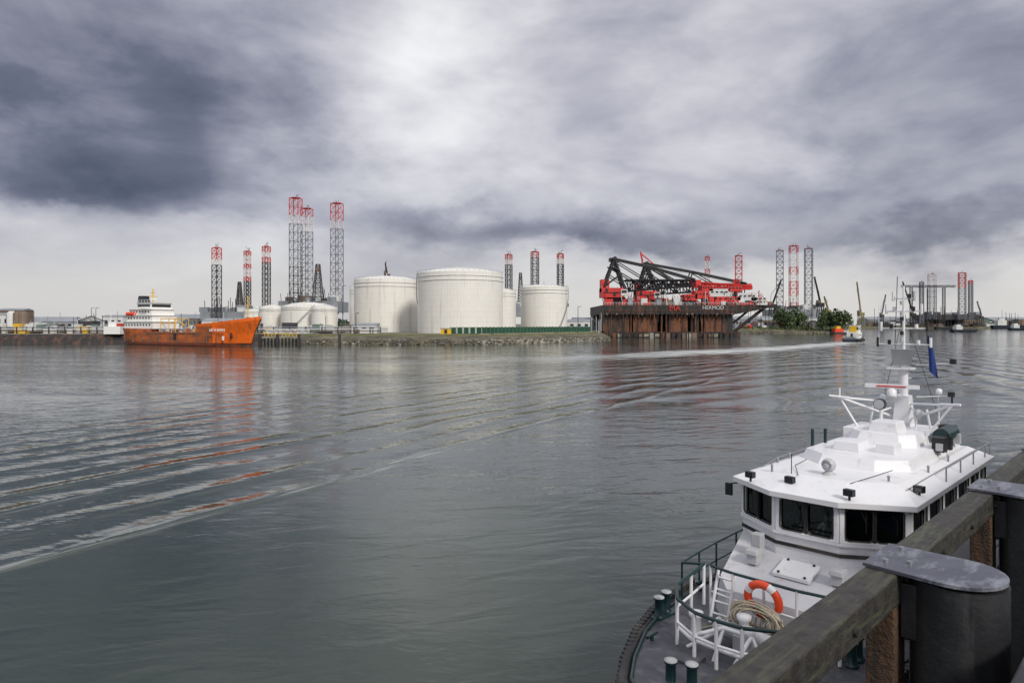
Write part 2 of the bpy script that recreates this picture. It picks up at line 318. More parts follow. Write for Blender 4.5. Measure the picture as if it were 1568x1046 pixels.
# ------------------------------------------------------------ land
wl=[(-7000,300),(-216,288),(-160,300),(-108.8,296),(-87.7,283),(-11.5,274),(52.5,352),(62,420),(60,520),(201.7,592),(290.5,600),(340,900),(430,1180),(7000,1300)]
tp=[(-7000,304),(-216,292),(-160,304),(-108,301),(-84,297),(-14,292),(44,364),(54,425),(52,528),(200,600),(285,606),(330,905),(424,1188),(7000,1308)]
g=MB('ground'); g.add([(x,y,4) for x,y in tp]+[(7000,11000,4),(-7000,11000,4)],[tuple(range(len(tp)+2))],LAND); g.done()
eb=MB('embankment')
for i in range(len(wl)-1):
    a,b_,c,d=wl[i],wl[i+1],tp[i+1],tp[i]; n=max(1,int(min(40,math.dist(a,b_)/4)))
    mm=CONC if i==5 else (HBLK if i<3 else STONE)
    for k in range(n):
        f0,f1=k/n,(k+1)/n; lp=lambda p,q,f:(p[0]+(q[0]-p[0])*f,p[1]+(q[1]-p[1])*f)
        A,B,C,Dd=lp(a,b_,f0),lp(a,b_,f1),lp(d,c,f1),lp(d,c,f0)
        mA=lp(A,Dd,.45); mB=lp(B,C,.45)
        eb.add([(*A,-1),(*B,-1),(*mB,1.7),(*mA,1.7)],[(0,1,2,3)],mm)
        uA=lp(A,Dd,.8); uB=lp(B,C,.8)
        eb.add([(*mA,1.7),(*mB,1.7),(*uB,3.2),(*uA,3.2)],[(0,1,2,3)],STONE if i>=3 else mm)
        eb.add([(*uA,3.2),(*uB,3.2),(*C,4.02),(*Dd,4.02)],[(0,1,2,3)],GRASS if i>=3 else mm)
    L_=math.dist(tp[i],tp[i+1]); ang=math.atan2(tp[i+1][1]-tp[i][1],tp[i+1][0]-tp[i][0])
    if 0<i<11 and i!=4: eb.box(((tp[i][0]+tp[i+1][0])/2,(tp[i][1]+tp[i+1][1])/2+.4,4.1),(L_,.8,.4),CONC,ang)
eb.done(norm=False)
rb=MB('shore_rocks')
for k in range(1100):
    i=random.choice([4,4,4,4,5,5,9]); f=R(); q=R()*.5
    a=[wl[i][j]+(wl[i+1][j]-wl[i][j])*f for j in (0,1)]; c=[tp[i][j]+(tp[i+1][j]-tp[i][j])*f for j in (0,1)]
    s=.3+R()*.7; rb.box((a[0]+(c[0]-a[0])*q,a[1]+(c[1]-a[1])*q,q*3.9+.1),(s*1.4,s,s*.6),STONE if R()<.9 else CONC,R()*3,.6)
rb.done()
def fence(pts,h,mat):
    F=MB('green_fence')
    for a,b_ in zip(pts,pts[1:]):
        L_=math.dist(a,b_); n=int(L_/2.6); ang=math.atan2(b_[1]-a[1],b_[0]-a[0])
        for k in range(n):
            f=(k+.5)/n; x=a[0]+(b_[0]-a[0])*f; y=a[1]+(b_[1]-a[1])*f
            F.box((x,y,4+h/2),(2.2,.12,h-.3+R()*.2),mat,ang); f=k/n
            F.box((a[0]+(b_[0]-a[0])*f,a[1]+(b_[1]-a[1])*f,4+h/2+.1),(.22,.35,h+.2),SHEDGR,ang)
    F.done()
fence([(-27,299),(-13,298),(42,367)],3.1,DKGR)
# ------------------------------------------------------------ storage tanks
def tank(u,d,rpx,vt,vdome,stair=None,rings=(.93,.86)):
    r=rpx/1045*d; X0=bx(u,d); zt=hz(vt,d); zd=hz(vdome,d); m=tank_mat(r); h=zt-4
    T=MB('storage_tank'); T.lathe((0,0,0),[(r,0),(r,h)],m,96); T.lathe((0,0,h),[(r*.995,0.01),(r*.6,(zd-zt)*.72),(r*.2,(zd-zt)*.98),(.2,zd-zt)],m,64)
    for f in rings: T.lathe((0,0,h*f),[(r+.02,0),(r+.30,.05),(r+.30,.2),(r+.02,.25)],SHEDW,96)
    n=48
    for i in range(n):
        t0=2*math.pi*i/n; t1=2*math.pi*(i+1)/n
        a=(r*math.cos(t0),r*math.sin(t0)); b_=(r*math.cos(t1),r*math.sin(t1))
        T.tube((*a,h),(*a,h+1.1),.06,LGREY,4); T.tube((*a,h+1.1),(*b_,h+1.1),.06,LGREY,4)
    if stair:
        a0,a1=stair; n=30
        for i in range(n):
            t0=math.radians(a0+(a1-a0)*i/n); t1=math.radians(a0+(a1-a0)*(i+1)/n); rr=r+.6
            for o in (0,1.1): T.tube((rr*math.cos(t0),rr*math.sin(t0),h*i/n+o),(rr*math.cos(t1),rr*math.sin(t1),h*(i+1)/n+o),.10 if o else .18,SHEDG,4)
    T.tube((0,0,zd-4-.2),(0,0,zd-4+1.6),.3,LGREY,6)
    T.done(loc=(X0,d,4))
tank(705,345,65,420,411,stair=(150,200)); tank(592,380,49,430,423); tank(833,375,35.5,441,436,stair=(-60,5))
tank(766,430,24,446,442); tank(556,450,20,441,436); tank(472,440,40,470,463,stair=(250,300)); tank(497,420,19.5,472,468); tank(417,450,19,472,467)
tank(388,520,14,476,473)
# ------------------------------------------------------------ jack-up rigs
def redtop(fr,lo=LEGG,n=.06):
    return lambda f: (LEGR if int((1-f)/n)%2==0 else LEGW) if f>fr else lo
def rig(legs,plat=None,derrick=None):
    o=empty('jackup_rig',(0,0,0))
    for u,d,vt,vb,wp,cf in legs:
        M=MB('leg'); ww=wp/1045*d*.8; M.lattice(bx(u,d),d,hz(vb,d)-4,hz(vt,d),ww,.27*max(1,d/700),cf,rot=.35+R()*.3,bay=ww*.95)
        M.box((bx(u,d),d,hz(vt,d)+.2),(ww*.9,ww*.9,.5),cf(1.0),.4)
        for k in range(3): M.tube((bx(u,d)+ww*(R()-.5),d,hz(vt,d)),(bx(u,d)+ww*(R()-.5),d,hz(vt,d)+2+R()*2),.15,LEGD,4)
        M.done(o)
    if plat:
        u0,u1,vt,vb,d,mat=plat; M=MB('platform'); M.bx2(bx(u0,d),bx(u1,d),d-18,d+25,hz(vb,d),hz(vt,d),mat)
        for k in range(20):
            u=u0+(u1-u0)*R(); z=hz(vt,d); s=3+R()*5; M.box((bx(u,d),d-15+R()*20,z+s*.3),(s*1.2,s,s*.6+.5),random.choice([SHEDW,SHEDG,SHEDB,SHEDG,LEGD]),0)
        for k in range(8):
            u=u0+(u1-u0)*R(); z=hz(vt,d); M.tube((bx(u,d),d-16,z),(bx(u,d)+3*(R()-.5),d-16,z+6+R()*7),.25,LEGD,5)
        M.done(o)
    if derrick:
        u,d,vt,vb,wp=derrick; M=MB('derrick'); ww=wp/1045*d; M.lattice(bx(u,d),d,hz(vb,d),hz(vt,d),ww,.3,lambda f:LEGD,rot=.785,bay=ww*.5,top=ww*.35)
        M.box((bx(u,d),d,hz(vt+8,d)),(ww*.5,ww*.5,3),SHEDB); M.done(o)
    return o
dr=lambda fr:redtop(fr,LEGD,.12)
rig([(332,520,380,486,12,dr(.80)),(379,560,385,470,9,redtop(.5,LEGD,.1)),(408,540,378,470,11,redtop(.72,LEGD,.1))],(322,415,478,490,545,SHEDG),(367,540,432,478,9))
rig([(453,600,304,468,17.5,lambda f:(LEGR if int((1-f)/.055)%2==0 else LEGW) if f>.76 else (LEGD if f<.42 else LEGG)),(470,640,320,468,16,redtop(.74)),(516,640,312,475,17,lambda f:(LEGR if int((1-f)/.055)%2==0 else LEGW) if f>.76 else (LEGD if .36<f<.42 else LEGG))],(436,524,462,478,640,SHEDG),(487,620,405,462,14))
rig([(779,650,390,470,10,dr(.86)),(819,640,386,470,12,dr(.86)),(858,660,389,470,10,dr(.78))],(770,866,470,485,655,SHEDG),(797,650,418,470,9))
rig([(1083,800,394,470,8,redtop(.5)),(1131,800,392,470,12,redtop(.6))],(1075,1140,462,478,800,SHEDB))
rig([(1194,720,384,484,12,redtop(.97)),(1215,740,377,480,14,lambda f:LEGR if int((1-f)/.08)%2==0 else LEGW),(1238,710,381,486,13,redtop(.97))],(1180,1250,474,492,725,SHEDG))
rig([(1411,1150,432,492,6,redtop(.97)),(1427,1180,420,486,11,redtop(.72)),(1473,1150,418,486,11,redtop(.72)),(1486,1170,430,487,6,redtop(.95))],(1408,1490,482,490,1210,LEGD))
# ------------------------------------------------------------ cranes
def luff_crane(u0,v0,u1,v1,d,mat,wb=6,name='harbour_crane',ub=None):
    M=MB(name); x0,z0=bx(u0,d),hz(v0,d); x1,z1=bx(u1,d),hz(v1,d)
    for a,b_ in ((-1,-1),(1,-1),(1,1),(-1,1)): M.tube((x0+a*wb/2,d+b_*wb/2,4),(x0+a*wb/3,d+b_*wb/3,z0),.6,mat,5)
    M.box((x0,d,z0+2),(wb,wb,4),mat); M.box((x0-wb*.3,d,z0+5),(wb*.6,wb*.6,3),SHEDB)
    M.truss((x0,d,z0+3),(x1,d,z1),2.2,1.0,2.2,10,.25,mat); M.path([(x0-wb*.4,d,z0+4),(x0-wb*.2,d,z0+14),(x1,d,z1)],.2,mat,4); M.tube((x1,d,z1),(x1,d,z1-12),.12,mat,4)
    return M.done()
YD=mk('crane_yellow_dull',(.22,.18,.07),.6)
luff_crane(1183,472,1196,430,690,CBLK,7); luff_crane(1256,470,1247,425,680,CBLK,6); luff_crane(1318,484,1312,433,800,YD,6)
luff_crane(593,428,590,405,520,LEGD,4); luff_crane(1398,484,1382,432,1000,CBLK,6); luff_crane(1350,486,1356,452,1000,LEGD,5); luff_crane(1503,488,1496,462,1150,LEGD,5); luff_crane(1268,480,1262,455,760,YD,5)
M=MB('gantry_crane'); d=1150
for u in (1395,1445): M.lattice(bx(u,d),d,4,hz(440,d),4,.35,lambda f:LEGD)
M.truss((bx(1380,d),d,hz(440,d)),(bx(1462,d),d,hz(440,d)),3,3,4,16,.35,LEGD); M.done()
# ------------------------------------------------------------ semi-submersible crane vessel
cv=empty('crane_vessel'); d=423; x0,x1=bx(924,d),bx(1128,d); xe=bx(1177,d+10)
M=MB('hull'); zd=hz(467,d)
M.bx2(x0,x1,d,d+72,14.5,zd,HBLK)
M.loft([[(x1,d,14.5),(x1,d+72,14.5),(x1,d+72,zd),(x1,d,zd)],[(xe,d+8,zd-1.6),(xe,d+64,zd-1.6),(xe,d+64,zd+.3),(xe,d+8,zd+.3)]],HBLK)
M.bx2(x0+1,x1+3,d+2,d+22,-2,3.6,HBLK); M.bx2(x0+1,x1+3,d+50,d+70,-2,3.6,HBLK)
W4=[(0,15,HBLK),(15.2,17.4,HRUST),(19,34,HRUST),(41,53,HRUST),(55,60,HBLK),(63,74,HRUST),(74.2,81,HBLK)]
for a,b_,mm in W4:
    for yy in (d+3,d+51): M.bx2(x0+a,x0+b_,yy,yy+18,3.5,14.6,mm)
for a in (17,36,39,57,61): M.bx2(x0+a,x0+a+.9,d+1.6,d+2.8,-1,14.5,HRUST)
for k in range(34): M.bx2(x0+k*2.4,x0+k*2.4+.35,d-.5,d+.02,13.5-R()*R()*8,15,CBLK if R()<.6 else HRUST)
M.bx2(x0,x1,d-.35,d-.02,16.2,16.4,HRUST); M.bx2(x0,x1,d-.35,d-.02,zd-.5,zd-.2,SHEDB)
for k in range(26): M.box((x0+2+k*3.1,d-.6,14.6),(1.2,.8,1.0),CBLK if R()<.7 else SHEDB)
M.tube((xe-2,d+10,zd-1),(x1+1,d+10,3),1.0,HBLK,8); M.tube((xe-10,d+10,zd-1),(x1+1,d+10,9),.7,HBLK,8); M.tube((xe-2,d+60,zd-1),(x1+1,d+60,3),1.1,HBLK,8)
for k in range(24): M.box((x0+3+k*3.3,d-1.5,1.4),(2.0+R(),2.2,1.5+R()*1.6),random.choice([HBLK,HRUST,CONC,HBLK,SHEDB]))
for k in range(12): M.tube((x0+3+k*7,d-2.4,-1),(x0+3+k*7,d-2.4,3.4),.45,CBLK,6)
M.done(cv)
M=MB('deck_equipment')
for k in range(120):
    x=x0+4+R()*(xe-x0-8); y=d+3+R()*50; s=1.2+R()*3; hgt=1.2+R()*4.0
    M.box((x,y,zd+hgt/2),(s*1.5,s,hgt),random.choice([CRED,SHEDW,LEGD,CBLK,CRED,SHEDG,SHEDB,CRED]))
for k in range(110):
    x=x0+1+R()*(xe-x0-2); M.tube((x,d+1+R()*20,zd),(x+R()*2-1,d+5+R()*20,zd+3+R()*7),.2,random.choice([CBLK,CRED,SHEDW,LEGD]),4)
for k in range(60):
    x=x0+1+k*(xe-x0-2)/60; M.tube((x,d+.4,zd),(x,d+.4,zd+1.4),.1,SHEDW,4)
M.tube((x0,d+.4,zd+1.4),(x1,d+.4,zd+1.4),.1,SHEDW,4)
for u,v,ww,hh,mm in ((1072,452,9,5,CRED),(1098,449,13,5,SHEDW),(1122,443,9,3.5,CRED),(1140,455,12,5,SHEDW),(1080,442,7,3.5,CRED),(1158,459,10,2.6,SHEDW),(1112,459,15,3.5,CRED),(1055,456,8,4,CRED)):
    M.box((bx(u,d+15),d+15,hz(v,d+15)),(ww,10,hh),mm)
    for q in range(4): M.box((bx(u,d+15)-ww*.35+q*ww*.23,d+9.9,hz(v,d+15)+.5),(ww*.12,.3,.9),CBLK)
    for q in range(3): M.tube((bx(u,d+15)+ww*(q-1)*.4,d+12,zd),(bx(u,d+15)+ww*(q-1)*.4,d+12,hz(v,d+15)),.35,CBLK,5)
M.truss((bx(984,455),455,hz(404,455)),(bx(981,455),455,hz(388,455)),1.5,1,1.5,4,.25,CRED); M.tube((bx(981,455),455,hz(388,455)),(bx(1000,455),455,hz(404,455)),.45,CRED,6)
M.truss((bx(1060,d+30),d+30,hz(440,d+30)),(bx(1150,d+30),d+30,hz(443,d+30)),3.5,2,4,14,.35,CRED)
M.lattice(bx(1165,d+20),d+20,zd,hz(450,d+20),1.5,.15,lambda f:SHEDW); M.lattice(bx(1128,d+30),d+30,zd,hz(428,d+30),3,.2,lambda f:CRED)
M.done(cv)
def bigcrane(d,ua,va,ut,vt,ub):
    M=MB('main_crane'); X=bx(ub,d); M.lathe((X,d,zd),[(6.5,0),(6.5,4),(7.5,5)],CBLK,24)
    M.box((X-2,d,zd+8),(14,14,6),CRED); M.box((X-6.5,d,zd+12.5),(5,9,8),CRED); M.box((X+5,d-5,zd+8),(4,5,4),SHEDW); M.box((X+5,d-7.6,zd+8.6),(3,.3,1.6),CBLK)
    M.box((X-2,d-7.1,zd+8),(12,.3,.6),CBLK); M.box((X-6,d-7.2,zd+9.5),(1.5,.5,2),CBLK); M.box((X-1,d-7.2,zd+7),(1.5,.5,2),CBLK)
    for k in range(5): M.tube((X-9+k*3.2,d-7,zd+11),(X-9+k*3.2,d-7,zd+12.2),.12,SHEDW,4)
    ax,azz=bx(ua,d),hz(va,d)
    for s in (-5,5):
        M.tube((X-7,d+s,zd+12),(ax,d+s*.7,azz),.9,CBLK,8); M.tube((X+6,d+s,zd+10),(ax,d+s*.7,azz),.9,CBLK,8); M.tube((X-4,d+s,zd+25),(X+3,d+s,zd+22),.45,CBLK,6)
        M.tube((X-7,d+s,zd+12),(X+4,d+s,zd+20),.4,CBLK,6); M.tube((X-2,d+s*.8,azz-6),(X+20,d+s,zd+11),.4,CBLK,6)
        M.tube((X-5,d+s,zd+20),(X+4,d+s,zd+14),.35,CBLK,6)
    M.tube((ax,d-5,azz),(ax,d+5,azz),1.3,CBLK,8); M.box((ax-1,d,azz-.5),(4,6,2.2),CBLK)
    xt,zt=bx(ut,d),hz(vt,d)
    M.truss((X+6,d,zd+9),(xt,d,zt),7,3.5,8,14,.45,CBLK)
    xm,zm=bx(ub+(ut-ub)*.45,d),0; zm=zd+9+(zt-zd-9)*.45+5
    for s in (-4,4):
        M.path([(ax,d+s,azz),(xm,d+s,zm+9),(xt,d+s,zt+4)],.6,CBLK,6); M.tube((xm,d+s,zm+9),(xm-3,d+s,zm),.5,CBLK,6); M.tube((xm,d+s,zm+9),(xm+14,d+s,zm+1),.4,CBLK,6)
        M.tube((ax,d+s,azz-1),(X+22,d+s,zd+15),.35,CBLK,6)
    M.box((xt+1,d,zt+2),(6,6,3.5),CRED); M.tube((xt,d,zt),(xt,d,zt-8),.4,CRED,6); M.box((xt,d,zt-9),(2.4,2,3),CRED)
    M.done(cv)
bigcrane(438,940,397,1062,438,941); bigcrane(478,989,404,1140,443,992)
def label(txt,x,y,z,size,mat,name,parent):
    c=bpy.data.curves.new(name,'FONT'); c.body=txt; c.size=size; c.extrude=.08; o=bpy.data.objects.new(name,c); o.location=(x,y,z); o.rotation_euler=(math.radians(90),0,0); c.materials.append(mat); scene.collection.objects.link(o); o.parent=parent
label('MA',bx(1024,d),d-.6,16.6,5.0,CRED,'funnel_lettering',cv); label('HERMOD',bx(1075,d),d-.5,17.4,3.2,SHEDW,'name_lettering',cv)
# ------------------------------------------------------------ orange tanker
SL=77; sa=Vector((-161,291,0)); sb=Vector((-93.2,255,0)); ang=math.atan2(sb.y-sa.y,sb.x-sa.x)
tk=empty('tanker_ship',sa,ang)
M=MB('hull')
st=[(1.5,0,4.2,5.2,6.8),(8,7,6.2,6.6,6.6),(19,19,6.8,6.8,6.5),(19.2,19.2,6.8,6.8,5.3),(35,35,6.8,6.8,5.2),(48,48,6.8,6.8,5.4),(48.2,48.2,6.8,6.8,7.3),(57,57.5,6.0,6.7,7.8),(64,66,3.9,5.6,8.7),(68.5,72,1.7,3.2,9.5),(70.5,76,.1,.3,10.2)]
rings=[]
for xw,xd,bw,bd,z in st:
    r=[]
    for sgn in (1,-1):
        pts=[(xw,bw*.85*sgn,-1.5),(xw,bw*sgn,.3),(xw+(xd-xw)*.12,(bw+(bd-bw)*.12)*sgn,1.25),(xw+(xd-xw)*.4,(bw+(bd-bw)*.42)*sgn,z*.5),(xd,bd*sgn,z)]
        r+= pts if sgn==1 else pts[::-1]
    rings.append(r)
n=10
for k in range(len(rings)-1):
    up=SBOW if st[k][1]>56 else SORG
    for i in range(n):
        mt=SBOOT if i in (0,1,7,8,9) else up
        M.add([rings[k][i],rings[k][(i+1)%n],rings[k+1][(i+1)%n],rings[k+1][i]],[(0,1,2,3)],mt)
M.add(rings[0],[tuple(range(10))],SORG)
for sgn in (1,-1):
    for k in range(6,len(st)-1):
        a=(st[k][1],st[k][3]*sgn,st[k][4]); b_=(st[k+1][1],st[k+1][3]*sgn,st[k+1][4]); M.add([a,b_,(b_[0]+.1,b_[1]*1.02,b_[2]+1.1),(a[0],a[1]*1.02,a[2]+1.1)],[(0,1,2,3)],SBOW)
for k in range(11): M.box((4+k*5.6,-6.85,2.6+R()*.6),(.25,.3,3.2+R()),SHEDB)
M.box((34,-6.9,4.9),(29,.3,.3),SHEDB); M.box((36,-6.92,3.6),(1.4,.2,2.6),CBLK); M.tube((65,-4.3,5.2),(66,-5.2,3.4),.45,CBLK,6); M.box((62.5,-5.9,3.1),(.7,.5,1.6),SWHT)
M.done(tk)
M=MB('superstructure')
for x0_,x1_,wd,z0,z1 in ((2.5,21,11.8,6.5,9.4),(3.5,20,11.0,9.4,12.0),(4.5,19,10.2,12.0,14.5),(9,18,9.4,14.5,17.2)):
    M.bx2(x0_,x1_,-wd/2,wd/2,z0+.01,z1,SWHT); M.bx2(x0_-.6,x1_+.6,-wd/2-.5,wd/2+.5,z1-.12,z1+.06,SWHT)
    n=int((x1_-x0_)/1.9)
    for i in range(n): M.box((x0_+1.2+i*1.9,-wd/2-.03,(z0+z1)/2+.15),(.7,.12,.7),CBLK)
    for i in range(n+1):
        M.tube((x0_+i*1.9,-wd/2-.5,z1),(x0_+i*1.9,-wd/2-.5,z1+1),.06,SWHT,4)
    M.tube((x0_,-wd/2-.5,z1+1),(x1_,-wd/2-.5,z1+1),.06,SWHT,4)
M.bx2(18.0,18.12,-4.2,4.2,15.4,16.5,CBLK); M.bx2(13,17.5,-6.8,6.8,14.5,14.8,SWHT); M.bx2(9.5,17.5,-4.76,-4.70,15.4,16.4,CBLK)
M.box((6.5,0,17.0),(4,3.5,5),HULLD,0,.85); M.box((6.5,0,19.8),(3.2,2.8,.8),CBLK); M.tube((12.5,0,17),(12.5,0,23),.25,YEL,6); M.tube((12.5,-2,20),(12.5,2,20),.15,YEL,4); M.tube((11,0,21.5),(14,0,21.5),.15,YEL,4); M.box((12.5,0,18.8),(1.5,2.2,.5),SWHT)
M.tube((9,-5.8,12.6),(5,-6.4,12.6),.8,ORANGE,8); M.done(tk)
M=MB('deck_gear')
for i in range(12): M.tube((21+i*2.45,-6.6,5.2),(21+i*2.45,-6.6,6.3),.07,SHEDB,4)
M.tube((20,-6.6,6.3),(48,-6.6,6.3),.07,SHEDB,4)
for yy in (-2,-.8,.6,2): M.tube((20,yy,6.2),(52,yy,6.2),.22,random.choice([SHEDG,SORG,SHEDW]),6)
for x in (24,30,36,42,46): M.box((x,0,6.2),(1.0,9,.7),SHEDG); M.tube((x,-4,5),(x,-4,7.6),.2,SWHT,6)
for x in (22,27,31): M.tube((x,-3,5),(x,-3,10.6),.16,YEL,6); M.tube((x,3,5),(x,3,10.6),.16,YEL,6); M.tube((x,-3,10.6),(x,3,10.6),.14,YEL,5)
M.tube((22,-3,10.6),(31,-3,10.6),.18,YEL,5); M.tube((22,-3,8.6),(31,-3,8.6),.12,YEL,5); M.tube((31,-3,10.6),(37,-3,7.6),.18,YEL,5)
M.box((50,0,8.4),(3,6,1.8),SWHT); M.box((54,-3,8.4),(1.2,1.2,1.6),YEL); M.tube((69,0,9),(69,0,19),.22,YEL,6); M.tube((69,-1.5,15.5),(69,1.5,15.5),.1,YEL,4); M.box((70,0,10.3),(1.6,2.0,1.2),CBLK); M.box((64,0,9.2),(3,3,1.2),SHEDG)
for k in range(16): M.box((22+R()*26,-5+R()*9,6.0),(.6+R(),.6+R(),.8+R()),random.choice([SORG,SHEDW,SHEDG,YEL]))
label('LISTA SWAN',56.2,-6.95,5.6,1.5,SWHT,'name_lettering',tk); M.done(tk)
# ------------------------------------------------------------ tug
tg=empty('tug_boat',(bx(1307,322),322,0),.9)
M=MB('hull_and_house'); prof=[(-9.5,2.2,2.3,1.5),(-7,3.4,3.6,1.5),(2,3.5,3.7,1.7),(6.5,2.3,3.0,2.7),(9.6,.15,.4,3.6)]
M.loft([[(x,b0*.9,-.6),(x+.2,b1,z),(x+.2,-b1,z),(x,-b0*.9,-.6)] for x,b0,b1,z in prof],HULLD)
M.bx2(-2.5,5.5,-2.5,2.5,1.5,4.5,SWHT); M.bx2(0,4.8,-2.0,2.0,4.5,7.6,SWHT); M.bx2(-.1,4.9,-2.1,2.1,5.7,6.9,GLASSD); M.bx2(-.4,5.2,-2.3,2.3,7.6,7.8,SWHT)
for x in (-.08,1.2,2.5,3.7,4.86): 
    for y in (-2.12,2.12): M.box((x,y,6.3),(.22,.12,1.3),SWHT)
for x in (-1.6,.2,2,3.8): M.box((x,-2.53,3.2),(.6,.1,.6),CBLK); M.box((x,2.53,3.2),(.6,.1,.6),CBLK)
M.box((-1.4,0,6.0),(1,2.8,2.8),YEL); M.tube((1.5,0,7.8),(1.5,0,14),.16,SWHT,6); M.tube((1.5,-1.7,10.5),(1.5,1.7,10.5),.1,SWHT,4); M.tube((3,0,7.8),(3,0,9.6),.1,SWHT,4); M.box((3,0,9.7),(.3,1.6,.2),SWHT); M.tube((-4,0,1.5),(-4,0,4),.5,CBLK,8); M.box((-6,0,2.0),(2,4,1.0),SHEDG)
M.path([(-9.3,2.1,2.5),(-7,3.4,2.5),(-2.5,3.6,2.6)],.07,SWHT,4); M.path([(-9.3,-2.1,2.5),(-7,-3.4,2.5),(-2.5,-3.6,2.6)],.07,SWHT,4)
for x in (-8,-6,-4,-2,0,2,4): M.torus((x,-3.7,1.0),(0,1,0),.5,.22,BLACKR,12,6)
M.done(tg)
# ------------------------------------------------------------ shoreside buildings and clutter
def building(x,y,wx,wy,h,mat,name='warehouse',roof=None):
    B=MB(name); B.bx2(x-wx/2,x+wx/2,y-wy/2,y+wy/2,4,4+h,mat)
    rz=4+h; B.loft([[(x-wx/2-.4,y-wy/2-.4,rz),(x+wx/2+.4,y-wy/2-.4,rz),(x+wx/2+.4,y+wy/2+.4,rz),(x-wx/2-.4,y+wy/2+.4,rz)],[(x-wx/2-.4,y-.1,rz+wy*.13),(x+wx/2+.4,y-.1,rz+wy*.13),(x+wx/2+.4,y+.1,rz+wy*.13),(x-wx/2-.4,y+.1,rz+wy*.13)]],roof or SHEDG)
    n=max(2,int(wx/4))
    for i in range(n):
        B.box((x-wx/2+(i+.5)*wx/n,y-wy/2-.04,4+h*.62),(wx/n*.45,.12,h*.25),CBLK)
    B.box((x-wx*.3,y-wy/2-.06,4+h*.25),(3,.14,min(h*.5,4)),SHEDB); B.done()
for u,dd_,ww,h,m in ((6,420,14,10,SHEDW),(24,430,16,13,SHEDB),(60,520,40,5,SHEDGR),(110,480,30,6,SHEDG),(150,450,22,5,SHEDW),(178,420,12,9,SHEDW),(75,700,60,7,SHEDG),(250,560,40,6,SHEDG),(350,420,26,6,SHEDW),(300,600,50,9,SHEDB),(560,330,12,4,SHEDW),(880,430,18,6,SHEDW),(905,480,26,7,SHEDG),(1150,680,40,9,SHEDG),(1180,660,20,8,SHEDB),(1275,720,22,10,SHEDB),(1240,680,16,10,SHEDW),(1350,1250,70,12,SHEDG),(1450,1260,90,12,SHEDB),(1400,1230,40,10,SHEDW),(1540,1500,90,12,SHEDG),(905,560,30,6,SHEDB)):
    building(bx(u,dd_),dd_,ww,ww*.6,h,m)
sil=MB('silo_group')
for u in (18,28,36): sil.lathe((bx(u,400),400,4),[(2.6,0),(2.6,10.5),(1.2,12)],SHEDB if u>20 else SHEDW,20)
sil.done()
C=MB('pipe_rack')
for y in (306,312,330):
    for zz in (5.2,6.1,6.9):
        C.tube((-330,y,zz),(-60,y,zz),.22,random.choice([SHEDW,SHEDG,LEGD,SHEDB]),5)
    for k in range(38): C.box((-330+k*7.2,y,5.6),(.4,.6,3.2),LEGD); 
for k in range(300):
    u=R()*540; dd_=308+R()*110; h=1+R()*R()*5; s=1+R()*3; C.box((bx(u,dd_),dd_,4+h/2),(s*1.5,s,h),random.choice([SHEDW,SHEDG,LEGD,SHEDGR,SHEDB,YEL,SHEDW,LEGD]))
for k in range(150):
    u=R()*930; dd_=308+R()*150; h=4+R()*7; 
    if 540<u<900: continue
    C.tube((bx(u,dd_),dd_,4),(bx(u,dd_),dd_,4+h),.14,random.choice([LEGD,SHEDW,SHEDG]),4)
C.done()
C=MB('shipyard_clutter')
for k in range(260):
    u=1135+R()*165; dd_=608+R()*90; h=1+R()*R()*8; s=1.5+R()*4; C.box((bx(u,dd_),dd_,4+h/2),(s*1.5,s,h),random.choice([SHEDW,SHEDG,LEGD,SHEDB,LEGD,CRED]))
for k in range(200):
    u=1330+R()*235; dd_=1200+R()*60; h=2+R()*R()*14; s=3+R()*8; C.box((bx(u,dd_),dd_,4+h/2),(s*1.5,s,h),random.choice([SHEDW,SHEDG,LEGD,SHEDB,LEGD,SHEDGR]))
for k in range(70):
    u=1330+R()*235; dd_=1190; C.tube((bx(u,dd_),dd_,4),(bx(u,dd_),dd_,8+R()*R()*38),.4,LEGD,4)
for k in range(40):
    u=1140+R()*160; dd_=620; C.tube((bx(u,dd_),dd_,4),(bx(u,dd_),dd_,8+R()*18),.22,LEGD,4)
C.done()
C=MB('moored_supply_ship'); d=360
C.loft([[(bx(112,d),d,3),(bx(165,d),d,3),(bx(165,d),d+9,3),(bx(112,d),d+9,3)],[(bx(106,d),d,7),(bx(168,d),d,7),(bx(168,d),d+9,7),(bx(106,d),d+9,7)]],DKGR)
C.bx2(bx(118,d),bx(140,d),d+1,d+8,7,10,LEGD); C.bx2(bx(122,d),bx(134,d),d+2,d+7,10,12,SHEDW); C.path([(bx(118,d),d+1,10),(bx(138,d),d+1,12.5),(bx(165,d),d+1,9)],.3,LEGD,5)
for u in (125,138,150): C.tube((bx(u,d),d+4,7),(bx(u,d),d+4,13),.2,LEGD,4)
C.done()
C=MB('workboat'); C.bx2(bx(163,300),bx(188,300),298,304,4,7.4,SWHT); C.bx2(bx(168,300),bx(180,300),299,303,7.4,9.4,SWHT); C.bx2(bx(182,300),bx(188,300),298.5,303,7.4,8.6,CRED); C.tube((bx(170,300),300,8),(bx(170,300),300,13),.15,SWHT,4); C.done()
J=MB('jetty')
xa,xb_=bx(398,276),bx(520,290)
J.bx2(xa,bx(462,280),277,283,2.6,3.3,CONC)
for k in range(12):
    x=xa+k*(bx(462,280)-xa)/11; J.tube((x,277.5,-1),(x,277.5,3),.35,CBLK,6); J.tube((x,277.5,3.3),(x,277.5,4.5),.12,YEL,4)
J.tube((xa,277.5,4.5),(bx(462,280),277.5,4.5),.12,YEL,4)
for u in (398,425,458,520): J.box((bx(u,272),272,2),(1.0,1.0,5),LEGD)
J.truss((bx(400,280),285,4.5),(bx(470,284),287,4.5),1.5,1.5,2,12,.12,SHEDW); J.done()
